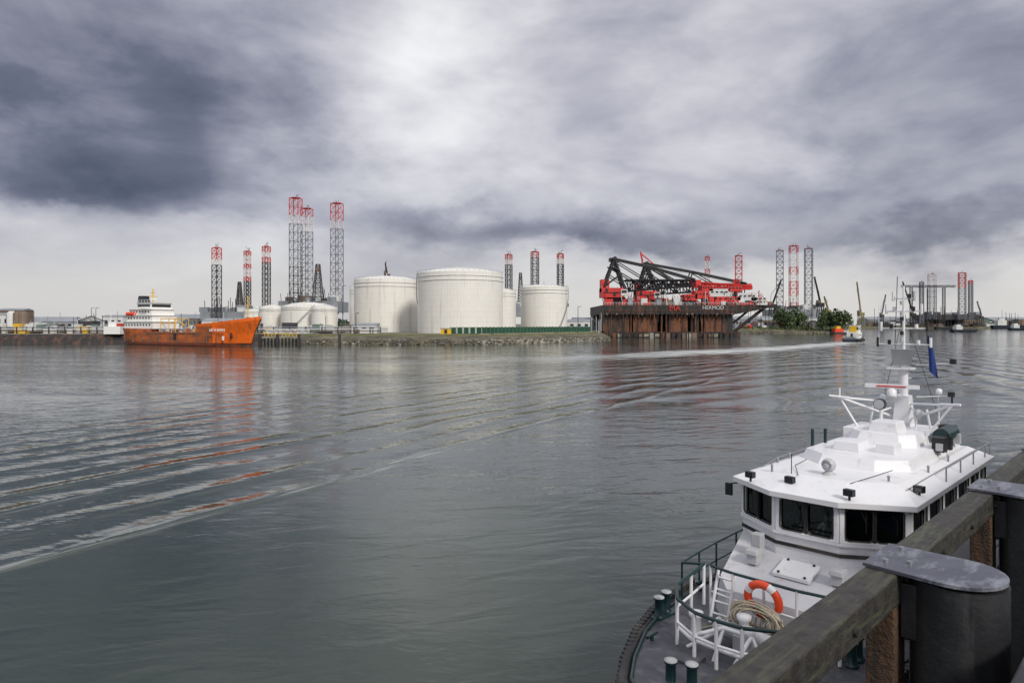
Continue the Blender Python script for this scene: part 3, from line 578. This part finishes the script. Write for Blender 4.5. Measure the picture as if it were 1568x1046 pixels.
C=MB('yellow_signal_hut'); C.box((bx(683,297),297,5.2),(4.5,2,2.2),YEL); C.box((bx(683,297),297,6.5),(5,2.4,.3),SHEDG); C.box((bx(683,297),295.9,5.2),(1.2,.2,1.6),CBLK); C.done()
for u,v,dd_ in ((140,472,420),(147,472,425),(525,438,360),(885,470,380),(1440,470,900),(920,470,440),(545,480,320)):
    C=MB('street_lamp'); x=bx(u,dd_); zt=hz(v,dd_); C.tube((x,dd_,4),(x,dd_,zt),.24,LEGD,5,r2=.14); C.tube((x,dd_,zt),(x+2.2,dd_,zt+.3),.14,LEGD,4); C.box((x+2.2,dd_,zt+.3),(1.2,.5,.3),SHEDW); C.done()
# ------------------------------------------------------------ trees
def foliage(name,blobs_,n,s,mat=LEAF):
    T=MB(name)
    for cx,cy,cz,rx,rz in blobs_:
        if rz>2: T.tube((cx,cy,4),(cx,cy,cz),.35,BARK,5,r2=.15)
        for k in range(n):
            while True:
                a,b_,c=R()*2-1,R()*2-1,R()*2-1
                if a*a+b_*b_+c*c<1: break
            p=Vector((cx+a*rx,cy+b_*rx,cz+c*rz)); q=Vector((R()-.5,R()-.5,R()-.5)).normalized(); t=q.orthogonal().normalized(); u=q.cross(t); ss=s*(.6+R())
            T.add([p-t*ss-u*ss*.6,p+t*ss-u*ss*.6,p+t*ss+u*ss,p-t*ss*.6+u*ss],[(0,1,2,3)],mat if R()<.65 else LEAFD)
    T.done(norm=False)
bl=[]
for u in list(range(1192,1232,5))+list(range(1258,1302,4)):
    dd_=604+R()*18; rr=4+R()*4.0
    bl.append((bx(u,dd_),dd_,4+rr*1.15,rr,rr*1.1)); bl.append((bx(u,dd_)+R()*6-3,dd_,5+rr*1.6,rr*.6,rr*.7))
foliage('tree_row',bl,150,.6)
foliage('distant_treeline',[(bx(u,1500+R()*80)+R()*9,1500,6+R()*2,16+R()*8,7+R()*6) for u in range(1300,1600,9)],60,3.2,LEAFD)
foliage('distant_treeline',[(bx(u,1100),1100+R()*80,6,14+R()*6,5+R()*5) for u in range(-10,540,10)],50,2.6,LEAFD)
foliage('bank_shrubs',[(bx(u,600),603,4.5,3,1.4+R()) for u in range(1140,1300,6)],40,.5)
for u,dd_,L_,hc,sc in ((1475,700,26,HULLD,SHEDW),(1545,1150,60,HULLD,SHEDW),(1515,1250,34,SHEDB,SHEDW),(1445,1120,30,HULLD,SHEDB),(1562,900,30,HULLD,SHEDW)):
    S=MB('moored_ship'); x=bx(u,dd_); h=L_*.10
    S.loft([[(x-L_/2+2,dd_-3,-.5),(x+L_/2-3,dd_-3,-.5),(x+L_/2-3,dd_+3,-.5),(x-L_/2+2,dd_+3,-.5)],[(x-L_/2,dd_-4,h),(x+L_/2,dd_-4,h),(x+L_/2,dd_+4,h),(x-L_/2,dd_+4,h)]],hc)
    S.bx2(x-L_*.35,x-L_*.1,dd_-3,dd_+3,h,h+L_*.14,sc); S.bx2(x-L_*.3,x-L_*.15,dd_-2,dd_+2,h+L_*.14,h+L_*.2,sc); S.tube((x-L_*.2,dd_,h),(x-L_*.2,dd_,h+L_*.42),.3,LEGD,4); S.tube((x+L_*.25,dd_,h),(x+L_*.25,dd_,h+L_*.3),.3,LEGD,4); S.done()
C=MB('orange_pontoon'); d=594; C.bx2(bx(1279,d),bx(1292,d),d,d+6,1.2,4.2,ORANGE); C.bx2(bx(1282,d),bx(1288,d),d+1,d+5,4.2,6.5,YEL); C.bx2(bx(1276,d),bx(1296,d),d-1,d+6,-.3,1.2,HULLD); C.done()
# ------------------------------------------------------------ pilot boat (local x = towards stern, y = away from quay)
A45=math.radians(45); r2=math.sqrt(2)
pb=empty('pilot_boat',(-6.50/r2,6.50/r2,0),A45)
H=MB('hull')
hs=[(9.75,.05,2.0),(9.95,.55,1.98),(10.4,1.0,1.95),(11.2,1.48,1.9),(12.4,2.03,1.86),(13.6,2.38,1.82),(16,2.70,1.72),(20,2.80,1.62),(27,2.6,1.6),(29,2.35,1.6)]
H.loft([[(x+.5*(1 if x<12 else 0),b_*.55,-.3),(x,b_,z-.25),(x,-b_,z-.25),(x+.5*(1 if x<12 else 0),-b_*.55,-.3)] for x,b_,z in hs],HULLD)
H.loft([[(x+.04,b_-.12,z-.25),(x+.04,b_-.12,z),(x+.04,-b_+.12,z),(x+.04,-b_+.12,z-.25)] for x,b_,z in [(x,max(b_,.2),z) for x,b_,z in hs]],DECK)
for sg in (1,-1):
    pts=[(x,b_*sg,z-.12) for x,b_,z in hs]; H.path(pts,.14,BLACKR,8)
    for (a,b_) in zip(hs[:6],hs[1:7]):
        n=max(2,int(math.dist(a,b_)/.17))
        for k in range(n):
            f=k/n; H.tube((a[0]+(b_[0]-a[0])*f,(a[1]+(b_[1]-a[1])*f+.06)*sg,1.35),(a[0]+(b_[0]-a[0])*f,(a[1]+(b_[1]-a[1])*f+.06)*sg,1.9),.085,BLACKR,6)
    H.path([(x+.05,(b_-.16)*sg,z+.03) for x,b_,z in hs],.035,TEAL,6)
H.box((12.0,.55,1.9),(.5,.45,.06),DECK); H.tube((10.6,-.25,1.95),(10.6,.25,1.95),.06,TEAL,8)
for s_,w_ in ((12.2,1.55),(12.2,-1.55),(15.6,2.35),(17.5,2.4)): H.tube((s_-.18,w_,1.98),(s_+.18,w_,1.98),.035,TEAL,8); H.tube((s_,w_,1.75),(s_,w_,1.98),.04,TEAL,8)
H.done(pb)
B=MB('deckhouse')
def sym(pts): return [(s_,w_) for s_,w_ in pts]+[(s_,-w_) for s_,w_ in reversed(pts)]
tr0=sym([(14.45,1.15),(14.9,1.55),(17.6,2.1),(18,2.1)])
B.loft([[(x,y,1.75) for x,y in tr0],[(x+.12*(x<16),y*.96,2.42+(x-14.45)*.26) for x,y in tr0]],WHITE2)
FA,FB,SE=(16.36,.74),(17.15,1.98),24.9
hp=[FA,FB,(SE,1.98)]
B.prism(sym(hp),1.75,3.48,WHITE)
B.prism(sym([(16.33,.76),(17.13,2.005),(SE+.02,2.005)]),3.15,3.23,BLACKR)
B.prism(sym([(16.30,.78),(17.10,2.03),(SE+.04,2.03)]),3.42,3.48,WHITE)
def facet(p0,p1,z0,z1,n,post=.12,split=True):
    p0=Vector((*p0,0));p1=Vector((*p1,0)); d_=(p1-p0); L_=d_.length; d_.normalize(); a=math.atan2(d_.y,d_.x); nr=Vector((d_.y,-d_.x,0))
    if nr.dot(Vector(((p0.x+p1.x)/2-20,(p0.y+p1.y)/2,0)))<0: nr=-nr
    for i in range(n+1):
        pw=post if (i in(0,n) or not split) else .055
        c=p0+d_*(L_*i/n) + (d_*(post/2) if i==0 else (-d_*(post/2) if i==n else Vector((0,0,0))))
        B.box((c.x,c.y,(z0+z1)/2),(pw,.09,z1-z0),WHITE if pw==post else BLACKR,a)
    m_=(p0+p1)/2
    B.box((m_.x,m_.y,z1-.04),(L_,.092,.08),WHITE,a); B.box((m_.x,m_.y,z0+.03),(L_,.092,.06),WHITE,a)
    g_=m_-nr*.03; Gm.box((g_.x,g_.y,(z0+z1)/2),(L_-.04,.012,z1-z0-.02),GLASS,a)
    for i in range(n):
        c0=p0+d_*(L_*i/n+ (post if i==0 else .03)); c1=p0+d_*(L_*(i+1)/n-(post if i==n-1 else .03)); o_=nr*.04
        za,zb_=z0+.07,z1-.09; k_=.07
        loop=[(c0+d_*k_,za),(c1-d_*k_,za),(c1,za+k_),(c1,zb_-k_),(c1-d_*k_,zb_),(c0+d_*k_,zb_),(c0,zb_-k_),(c0,za+k_)]
        L3=[((p+o_).x,(p+o_).y,z) for p,z in loop]
        Gm.path(L3+[L3[0]],.018,BLACKR,6)
        mm=(c0+c1)/2+nr*.07; e=mm+d_*.14; Gm.tube((mm.x,mm.y,z1-.04),(e.x,e.y,z1-.38),.012,BLACK,5); Gm.tube((e.x+.01,e.y,z1-.2),(e.x-.01,e.y,z1-.62),.012,BLACK,5)
Gm=MB('windows')
zw0,zw1=3.48,4.37
nF=(FA[0],-FA[1]); nB=(FB[0],-FB[1])
facet(FA,nF,zw0,zw1,2); facet(nF,nB,zw0,zw1,2); facet(FB,FA,zw0,zw1,2)
for sg in (1,-1):
    xs=[17.15,18.5,19.9,21.3,22.7,23.9,SE]
    for a,b_ in zip(xs,xs[1:]): facet((a,1.98*sg),(b_,1.98*sg),zw0,zw1,1)
facet((SE,1.98),(SE,-1.98),zw0,zw1,3)
rp=[(16.12,.80),(16.98,2.18),(25.2,2.18)]
B.prism(sym([(16.17,.78),(17.02,2.13),(25.15,2.13)]),4.322,4.34,BLACKR)
B.prism(sym(rp),4.34,4.46,WHITE); 
B.prism(sym([(16.15,.79),(17.0,2.16),(25.18,2.16)]),4.46,4.72,WHITE,sym([(17.3,.60),(17.9,1.55),(24.9,1.55)]))
B.prism(sym([(18.9,.7),(19.5,1.4),(24.7,1.4)]),4.72,4.98,WHITE,sym([(19.1,.65),(19.65,1.3),(24.6,1.3)]))
B.prism(sym([(21.4,.6),(21.8,.95),(24.5,.95)]),4.98,5.32,WHITE,sym([(21.6,.5),(22.0,.85),(24.4,.85)]))
B.box((20.4,.35,5.1),(.9,.7,.25),WHITE,0,.9); B.box((20.6,-.55,5.1),(.7,.5,.25),WHITE,0,.9); B.box((23.2,1.1,5.1),(1.6,.35,.4),WHITE); B.box((22.4,0,5.46),(.9,.8,.3),WHITE,0,.85)
hz_=lambda s_: 2.42+(s_-14.45)*.26
B.loft([[(15.45,.42,hz_(15.45)+.01),(15.45,-.42,hz_(15.45)+.01),(16.1,-.42,hz_(16.1)+.01),(16.1,.42,hz_(16.1)+.01)],[(15.45,.42,hz_(15.45)+.08),(15.45,-.42,hz_(15.45)+.08),(16.1,-.42,hz_(16.1)+.08),(16.1,.42,hz_(16.1)+.08)]],WHITE)
for wv in (1.0,-.95):
    B.box((15.75,wv,hz_(15.75)+.12),(.3,.26,.26),LGREY); B.box((15.72,wv,hz_(15.75)+.28),(.36,.32,.12),LGREY,0,.85)
B.box((16.05,1.05,hz_(16)+.32),(.25,.24,.5),LGREY)
B.done(pb,bevel=.02)
for wv in (.3,-.3):
    for sv in (15.5,16.05): Gm.tube((sv,wv,hz_(sv)+.08),(sv,wv,hz_(sv)+.12),.03,BLACK,6)
Gm.done(pb)
I=MB('wheelhouse_interior')
I.prism(sym([(16.5,.68),(17.2,1.85),(24.8,1.85)]),3.482,3.50,DGREY)
I.box((16.85,0,3.62),(.5,1.3,.24),DGREY,0,.9); I.box((17.3,-1.1,3.62),(.5,.8,.24),DGREY,.8); I.box((17.3,1.1,3.62),(.5,.8,.24),DGREY,-.8)
for w_ in (-.35,.35): I.box((16.95,w_,3.8),(.05,.34,.22),LGREY)
for s_,w_ in ((17.8,.5),(17.8,-.6),(19.6,1.1),(19.6,-1.1),(21,1.1),(21,-1.1)): I.box((s_,w_,3.6),(.5,.5,.2),BLUEG); I.box((s_+.25,w_,3.85),(.12,.48,.6),BLUEG,0,.9)
I.bx2(22.0,22.08,-1.8,1.8,3.5,4.33,SHEDB); I.box((17.45,-1.4,3.78),(.3,.3,.22),BLUEG,.7); I.box((16.75,.45,3.8),(.2,.3,.2),BLUEG)
I.done(pb)
Dt=MB('roof_fittings')
for s_,w_ in ((16.6,1.50),(16.75,.55),(16.40,-.95),(17.9,-1.98)):
    z=4.49; Dt.tube((s_,w_,z),(s_,w_,z+.12),.03,BLACK,6); Dt.box((s_-.02,w_,z+.18),(.14,.22,.15),BLACK,-.2); Dt.box((s_-.097,w_,z+.18),(.02,.15,.09),GLASSD,-.2)
Dt.lathe((17.75,0,4.70),[(.16,0),(.16,.05),(.09,.09),(.07,.2)],LGREY,16); Dt.sphere((17.75,0,4.96),.17,LGREY,18)
Dt.torus((17.60,0.0,4.98),(1,0,.1),.11,.018,STEEL,16,6)
for s_,w_,hh in ((20.2,1.35,.55),(20.9,1.25,.5)): Dt.tube((s_,w_,4.9),(s_,w_,4.9+hh),.045,TEAL,8)
for s_,w_ in ((17.4,1.3),(18.3,1.55),(19.2,1.6),(18.0,-1.3),(20,-1.65),(22,-1.65)): Dt.tube((s_,w_,4.66),(s_,w_,4.82),.03,STEEL,6); Dt.sphere((s_,w_,4.83),.04,STEEL,8)
for sg in (1,-1): Dt.path([(17.6,1.75*sg,4.62),(19,1.85*sg,4.72),(24.8,1.85*sg,4.72)],.014,STEEL,5)
Dt.path([(17.1,.5,4.72),(17.9,.9,4.80),(18.9,1.0,4.80)],.01,BLACK,5); Dt.path([(17.2,-.7,4.70),(18.2,-1.0,4.79),(19,-1.1,4.80)],.01,BLACK,5)
Dt.tube((17.3,.75,4.6),(17.3,.75,5.2),.012,BLACK,5)
Dt.tube((17.0,2.05,4.3),(17.0,2.25,4.25),.02,BLACK,5); Dt.box((17.0,2.3,4.1),(.08,.18,.32),BLACK)
Dt.tube((23.0,-1.25,5.22),(24.2,-1.25,5.22),.22,TEAL,14); Dt.box((22.2,-1.4,5.1),(.4,.3,.4),BLACK)
for k in range(9): Dt.torus((24.5,-1.1,5.02+k*.04),(0,0,1),.30-.01*k,.03,BLACKR,16,5)
for k in range(5): Dt.box((22.0+k*.5,-1.45+.1*(k%2),5.05),(.2,.16,.2+.1*(k%3)),random.choice([BLACK,LGREY,TEAL]))
Dt.done(pb)
Rl=MB('railings')
def rail(pts,z0f,h,mt,mp,mid=1,r=.028,post=True):
    tp_=[(x,y,z0f+h) for x,y in pts]; Rl.path(tp_,r,mt,8)
    for j in range(mid): Rl.path([(x,y,z0f+h*(j+1)/(mid+1)) for x,y in pts],r*.8,mp,7)
    if post:
        for x,y in pts: Rl.tube((x,y,z0f),(x,y,z0f+h),r,mp,8)
rail([(14.7,1.75),(13.9,1.62),(13.1,1.5),(12.45,1.1),(12.1,.5),(12.05,0),(12.1,-.5),(12.45,-1.1),(13.1,-1.5),(13.9,-1.62),(14.7,-1.75)],1.85,.95,TEAL,WHITE,1,.038)
rail([(14.2,1.3),(14.1,.7),(14.1,0),(14.1,-.7),(14.2,-1.3)],1.85,1.15,TEAL,WHITE,1,.032)
rail([(14.8,2.4),(15.8,2.5),(16.8,2.56),(18,2.6),(20,2.62),(22,2.6),(24,2.5),(26,2.5),(28,2.3)],1.7,.95,TEAL,TEAL,1,.025)
rail([(16.0,-2.45),(18,-2.52),(20,-2.55),(22,-2.55),(24,-2.5),(26,-2.5),(28,-2.3)],1.7,.95,TEAL,TEAL,1,.025)
Rl.path([(14.8,2.4,2.65),(14.7,1.75,2.8)],.03,TEAL); 
for w_ in (1.15,.75): Rl.tube((13.9,w_,1.85),(14.3,w_,2.95),.035,WHITE,8)
for k in range(4): Rl.tube((13.98+k*.09,1.15,2.05+k*.24),(13.98+k*.09,.75,2.05+k*.24),.025,WHITE,6)
for a,b_ in (((12.5,.9,1.85),(12.9,.3,2.3)),((12.5,-.9,1.85),(12.9,-.3,2.3)),((12.9,.3,2.3),(12.9,-.3,2.3)),((12.3,.2,1.85),(12.9,.3,2.3)),((12.3,-.2,1.85),(12.9,-.3,2.3)),((12.1,.5,2.35),(12.9,.3,2.3)),((12.1,-.5,2.35),(12.9,-.3,2.3)),((13.1,1.5,1.85),(12.45,1.1,2.8)),((13.1,-1.5,1.85),(12.45,-1.1,2.8))): Rl.tube(a,b_,.04,WHITE,8)
Rl.path([(12.7,1.25,2.1),(12.35,.7,2.12),(12.3,0,2.13),(12.35,-.7,2.12),(12.7,-1.25,2.1)],.04,WHITE,8)
rail([(20,-2.05),(21.5,-2.05),(23,-2.05),(24.5,-2.05),(25.1,-2.05)],4.5,.35,STEEL,STEEL,0,.02)
Rl.done(pb)
Bl=MB('bollards_and_windlass')
for s_,w_ in ((13.35,2.12),(13.75,2.18),(11.15,0),(14.5,-1.75),(14.15,-1.75),(11.0,.35)):
    Bl.lathe((s_,w_,1.83),[(.14,0),(.12,.04),(.095,.06),(.095,.40),(.125,.42),(.125,.45)],TEAL,18); Bl.lathe((s_,w_,2.28),[(.12,0),(.12,.02),(.03,.04)],LGREY,18)
Bl.box((13.55,2.13,1.84),(.75,.3,.04),TEAL)
for s_,w_ in ((12.95,.95),(12.95,-.2),(13.5,.15)):
    Bl.lathe((s_,w_,1.85),[(.15,0),(.12,.05),(.10,.45),(.15,.5),(.15,.58),(.05,.6)],WHITE,18)
Bl.tube((13.2,.55,2.15),(13.2,-.55,2.15),.16,WHITE2,14); Bl.box((13.2,0,2.0),(.4,.3,.35),WHITE2); Bl.torus((13.2,.58,2.15),(0,1,0),.17,.04,LGREY,16,6)
for k in range(7): Bl.torus((14.45,-1.45,1.9+.035*k),(0,0,1),.2+.05*(k%3),.022,ROPEY,18,5)
Bl.done(pb)
Lb=MB('lifebuoy'); Lb.torus((13.98,-.04,2.66),(1,0,.15),.34,.085,ORANGE,48,12,alt=WHITE); Lb.done(pb)
Ro=MB('mooring_rope')
for k in range(20):
    Ro.torus((13.88-.012*k,.02+(R()-.5)*.18,2.30+(R()-.5)*.12),(1,(R()-.5)*.3,(R()-.5)*.35),.27+R()*.14,.02,ROPE,28,6,sx=1.35,sy=.7)
for k in range(10): Ro.tube((13.75,-.55+k*.11,2.45-.02*k),(13.8,-.4+k*.1,1.92),.02,ROPE,6)
Ro.path([(13.7,.5,2.3),(13.5,.75,2.05),(13.3,1.0,1.95),(13.0,1.2,1.92)],.02,ROPE,6); Ro.done(pb)
Ms=MB('mast'); ms_=24.0
Ms.box((ms_,0,5.75),(.55,.5,1.0),WHITE,0,.75); Ms.tube((ms_,0,6.2),(ms_,0,7.3),.13,WHITE,12); Ms.tube((ms_,0,7.3),(ms_,0,9.7),.05,WHITE,10,r2=.03)
Ms.box((ms_-.5,.2,6.55),(.12,1.5,.12),WHITE,.15); Ms.lathe((ms_-.5,.2,6.25),[(.14,0),(.14,.2),(.06,.24)],WHITE,14); Ms.tube((ms_,.1,6.2),(ms_-.5,.2,6.25),.08,WHITE,8)
Ms.box((ms_-.567,.2,6.55),(.02,.8,.04),CRED,.15)
Ms.box((ms_,.05,7.45),(.4,.5,.5),STEEL,.3,1.25); Ms.box((ms_-.1,.05,7.1),(.5,.7,.05),WHITE)
for z,L_ in ((7.85,.75),(8.35,.65),(8.9,.5),(9.3,.3)):
    Ms.tube((ms_,-L_,z),(ms_,L_,z),.022,WHITE,6)
    for sg in (-1,1): Ms.tube((ms_,L_*sg,z-.08),(ms_,L_*sg,z+.22),.04,random.choice([WHITE,BLACK,LGREY]),8); Ms.tube((ms_,L_*sg*.55,z),(ms_,L_*sg*.55,z+.14),.05,random.choice([BLACK,WHITE]),8)
for z in (7.95,8.15,8.6,8.75,9.1): Ms.tube((ms_-.12,.02,z),(ms_-.12,.02,z+.12),.055,random.choice([BLACK,LGREY,WHITE]),8)
Ms.tube((ms_,.25,7.8),(ms_,.18,10.0),.012,BLACK,5); Ms.tube((ms_,-.65,7.85),(ms_,-.65,9.6),.012,BLACK,5); Ms.tube((ms_,.72,7.85),(ms_,.72,9.1),.012,WHITE,5)
for z in (6.5,6.8,7.1): Ms.tube((ms_,-.22,z),(ms_,.22,z),.015,WHITE,5)
for sg in (1,-1):
    e=(ms_-1.1,1.55*sg,6.15); 
    Ms.tube((ms_,.15*sg,5.5),e,.04,WHITE,8); Ms.tube((ms_,.15*sg,6.0),e,.035,WHITE,8); Ms.tube((ms_-1.2,.8*sg,5.0),e,.035,WHITE,8); Ms.tube((ms_-.4,.9*sg,5.0),(ms_-.45,.75*sg,5.9),.035,WHITE,8)
    Ms.tube((e[0],e[1]-.3*sg,e[2]),(e[0]-.2,e[1]+.25*sg,e[2]+.05),.04,WHITE,8); Ms.tube((e[0],e[1],e[2]),(e[0],e[1],e[2]+.3),.03,BLACK if sg<0 else WHITE,6)
    Ms.path([(ms_,0,8.9),(ms_+.6,.9*sg,5.3)],.008,BLACK,4)
    Ms.tube((ms_-.7,.5*sg,5.0),(ms_-.5,.5*sg,5.75),.03,WHITE,8); Ms.tube((ms_-.5,.5*sg,5.75),(ms_,.2*sg,5.9),.03,WHITE,8)
Ms.tube((ms_-.7,.45,6.0),(ms_-.9,.45,6.0),.17,BLACK,14); Ms.tube((ms_-.9,.45,6.0),(ms_-.92,.45,6.0),.15,LGREY,14); Ms.tube((ms_-.7,.45,5.3),(ms_-.7,.45,5.9),.05,WHITE,8)
Ms.sphere((ms_-.5,-.55,5.75),.15,LGREY,14); Ms.lathe((ms_+.3,-.9,5.4),[(.03,0),(.03,.9),(.09,.92),(.09,1.06),(.02,1.1)],WHITE,12); Ms.lathe((ms_+.3,.7,5.4),[(.03,0),(.03,.6),(.08,.62),(.08,.78),(.02,.82)],WHITE,12)
for w_,z in ((-1.3,7.3),(-1.25,6.3)): Ms.tube((ms_+.2,-.3,z-.1),(ms_+.2,w_,z),.02,WHITE,6); Ms.box((ms_+.2,w_,z+.05),(.15,.16,.15),BLACK)
Ms.done(pb)
Fl=MB('flag'); rows=12; cols=7; vs=[]
for i in range(rows+1):
    for j in range(cols+1):
        f=i/rows; g_=j/cols; vs.append((ms_+.1+.05*math.sin(g_*6+f*3),-.62-.22*g_*(.6+.5*f)-.06*f,8.2-1.15*f-.25*g_))
Fl.add(vs,[(i*(cols+1)+j,i*(cols+1)+j+1,(i+1)*(cols+1)+j+1,(i+1)*(cols+1)+j) for i in range(rows) for j in range(cols)],FLAGB,True)
Fl.done(pb,norm=False)
# ------------------------------------------------------------ quay fender structure
qf=empty('mooring_dolphin_fender',(0,0,0),A45)
T=MB('timber_waling'); T.bx2(-6,7.06,1.93,2.22,5.90,6.20,WOOD); T.bx2(7.09,11.3,1.93,2.22,5.90,6.195,WOOD); T.bx2(11.33,40,1.93,2.22,5.90,6.20,WOOD)
T.done(qf,bevel=.02)
T=MB('waling_bolts')
for k in range(26): T.tube((.4+k*1.35,1.925,6.03),(.4+k*1.35,1.90,6.03),.03,PILE,8)
T.done(qf)
T=MB('timber_posts')
for s_ in (7.08,11.3,15.5,19.7): T.bx2(s_-.17,s_+.17,1.95,2.2,-1,5.895,WOODR)
T.bx2(-6,40,2.0,2.18,3.6,3.9,WOODR); T.done(qf,bevel=.02)
for s_ in (7.31,11.5,15.7,19.9):
    T=MB('steel_pile'); T.lathe((s_,1.53,-2),[(.39,0),(.39,8.17)],PILE,48); T.done(qf)
    T=MB('pile_cap'); poly=[(s_-.36,2.235),(s_+.44,2.235),(s_+.43,1.6)]+[(s_+.43*math.cos(t),1.55-.40*math.sin(t)) for t in [math.pi*k/16 for k in range(17)]]+[(s_-.43,1.6)]
    T.prism(poly,6.205,6.235,CAP)
    for p_ in ((s_-.2,2.08),(s_+.3,2.08),(s_-.1,1.9)): T.tube((*p_,6.235),(*p_,6.265),.028,STEEL,6)
    T.bx2(s_-.2,s_+.2,1.88,1.925,5.55,6.15,PILE); T.bx2(s_-.28,s_-.2,1.6,1.93,5.6,6.1,PILE); T.bx2(s_+.2,s_+.28,1.6,1.93,5.6,6.1,PILE); T.done(qf,bevel=.006)
Q=MB('quay'); Q.bx2(-8,60,-14,.95,-2,5.6,QUAY); Q.bx2(-8,60,.55,.97,5.6,5.85,QUAY)
q=Q.done(rz=A45,bevel=.02)
C=MB('mooring_bollard'); C.lathe((0,0,0),[(.25,0),(.2,.05),(.16,.3),(.26,.4),(.24,.5),(.05,.54)],PILE,20); C.done(loc=(1.0,-2.0,5.6))
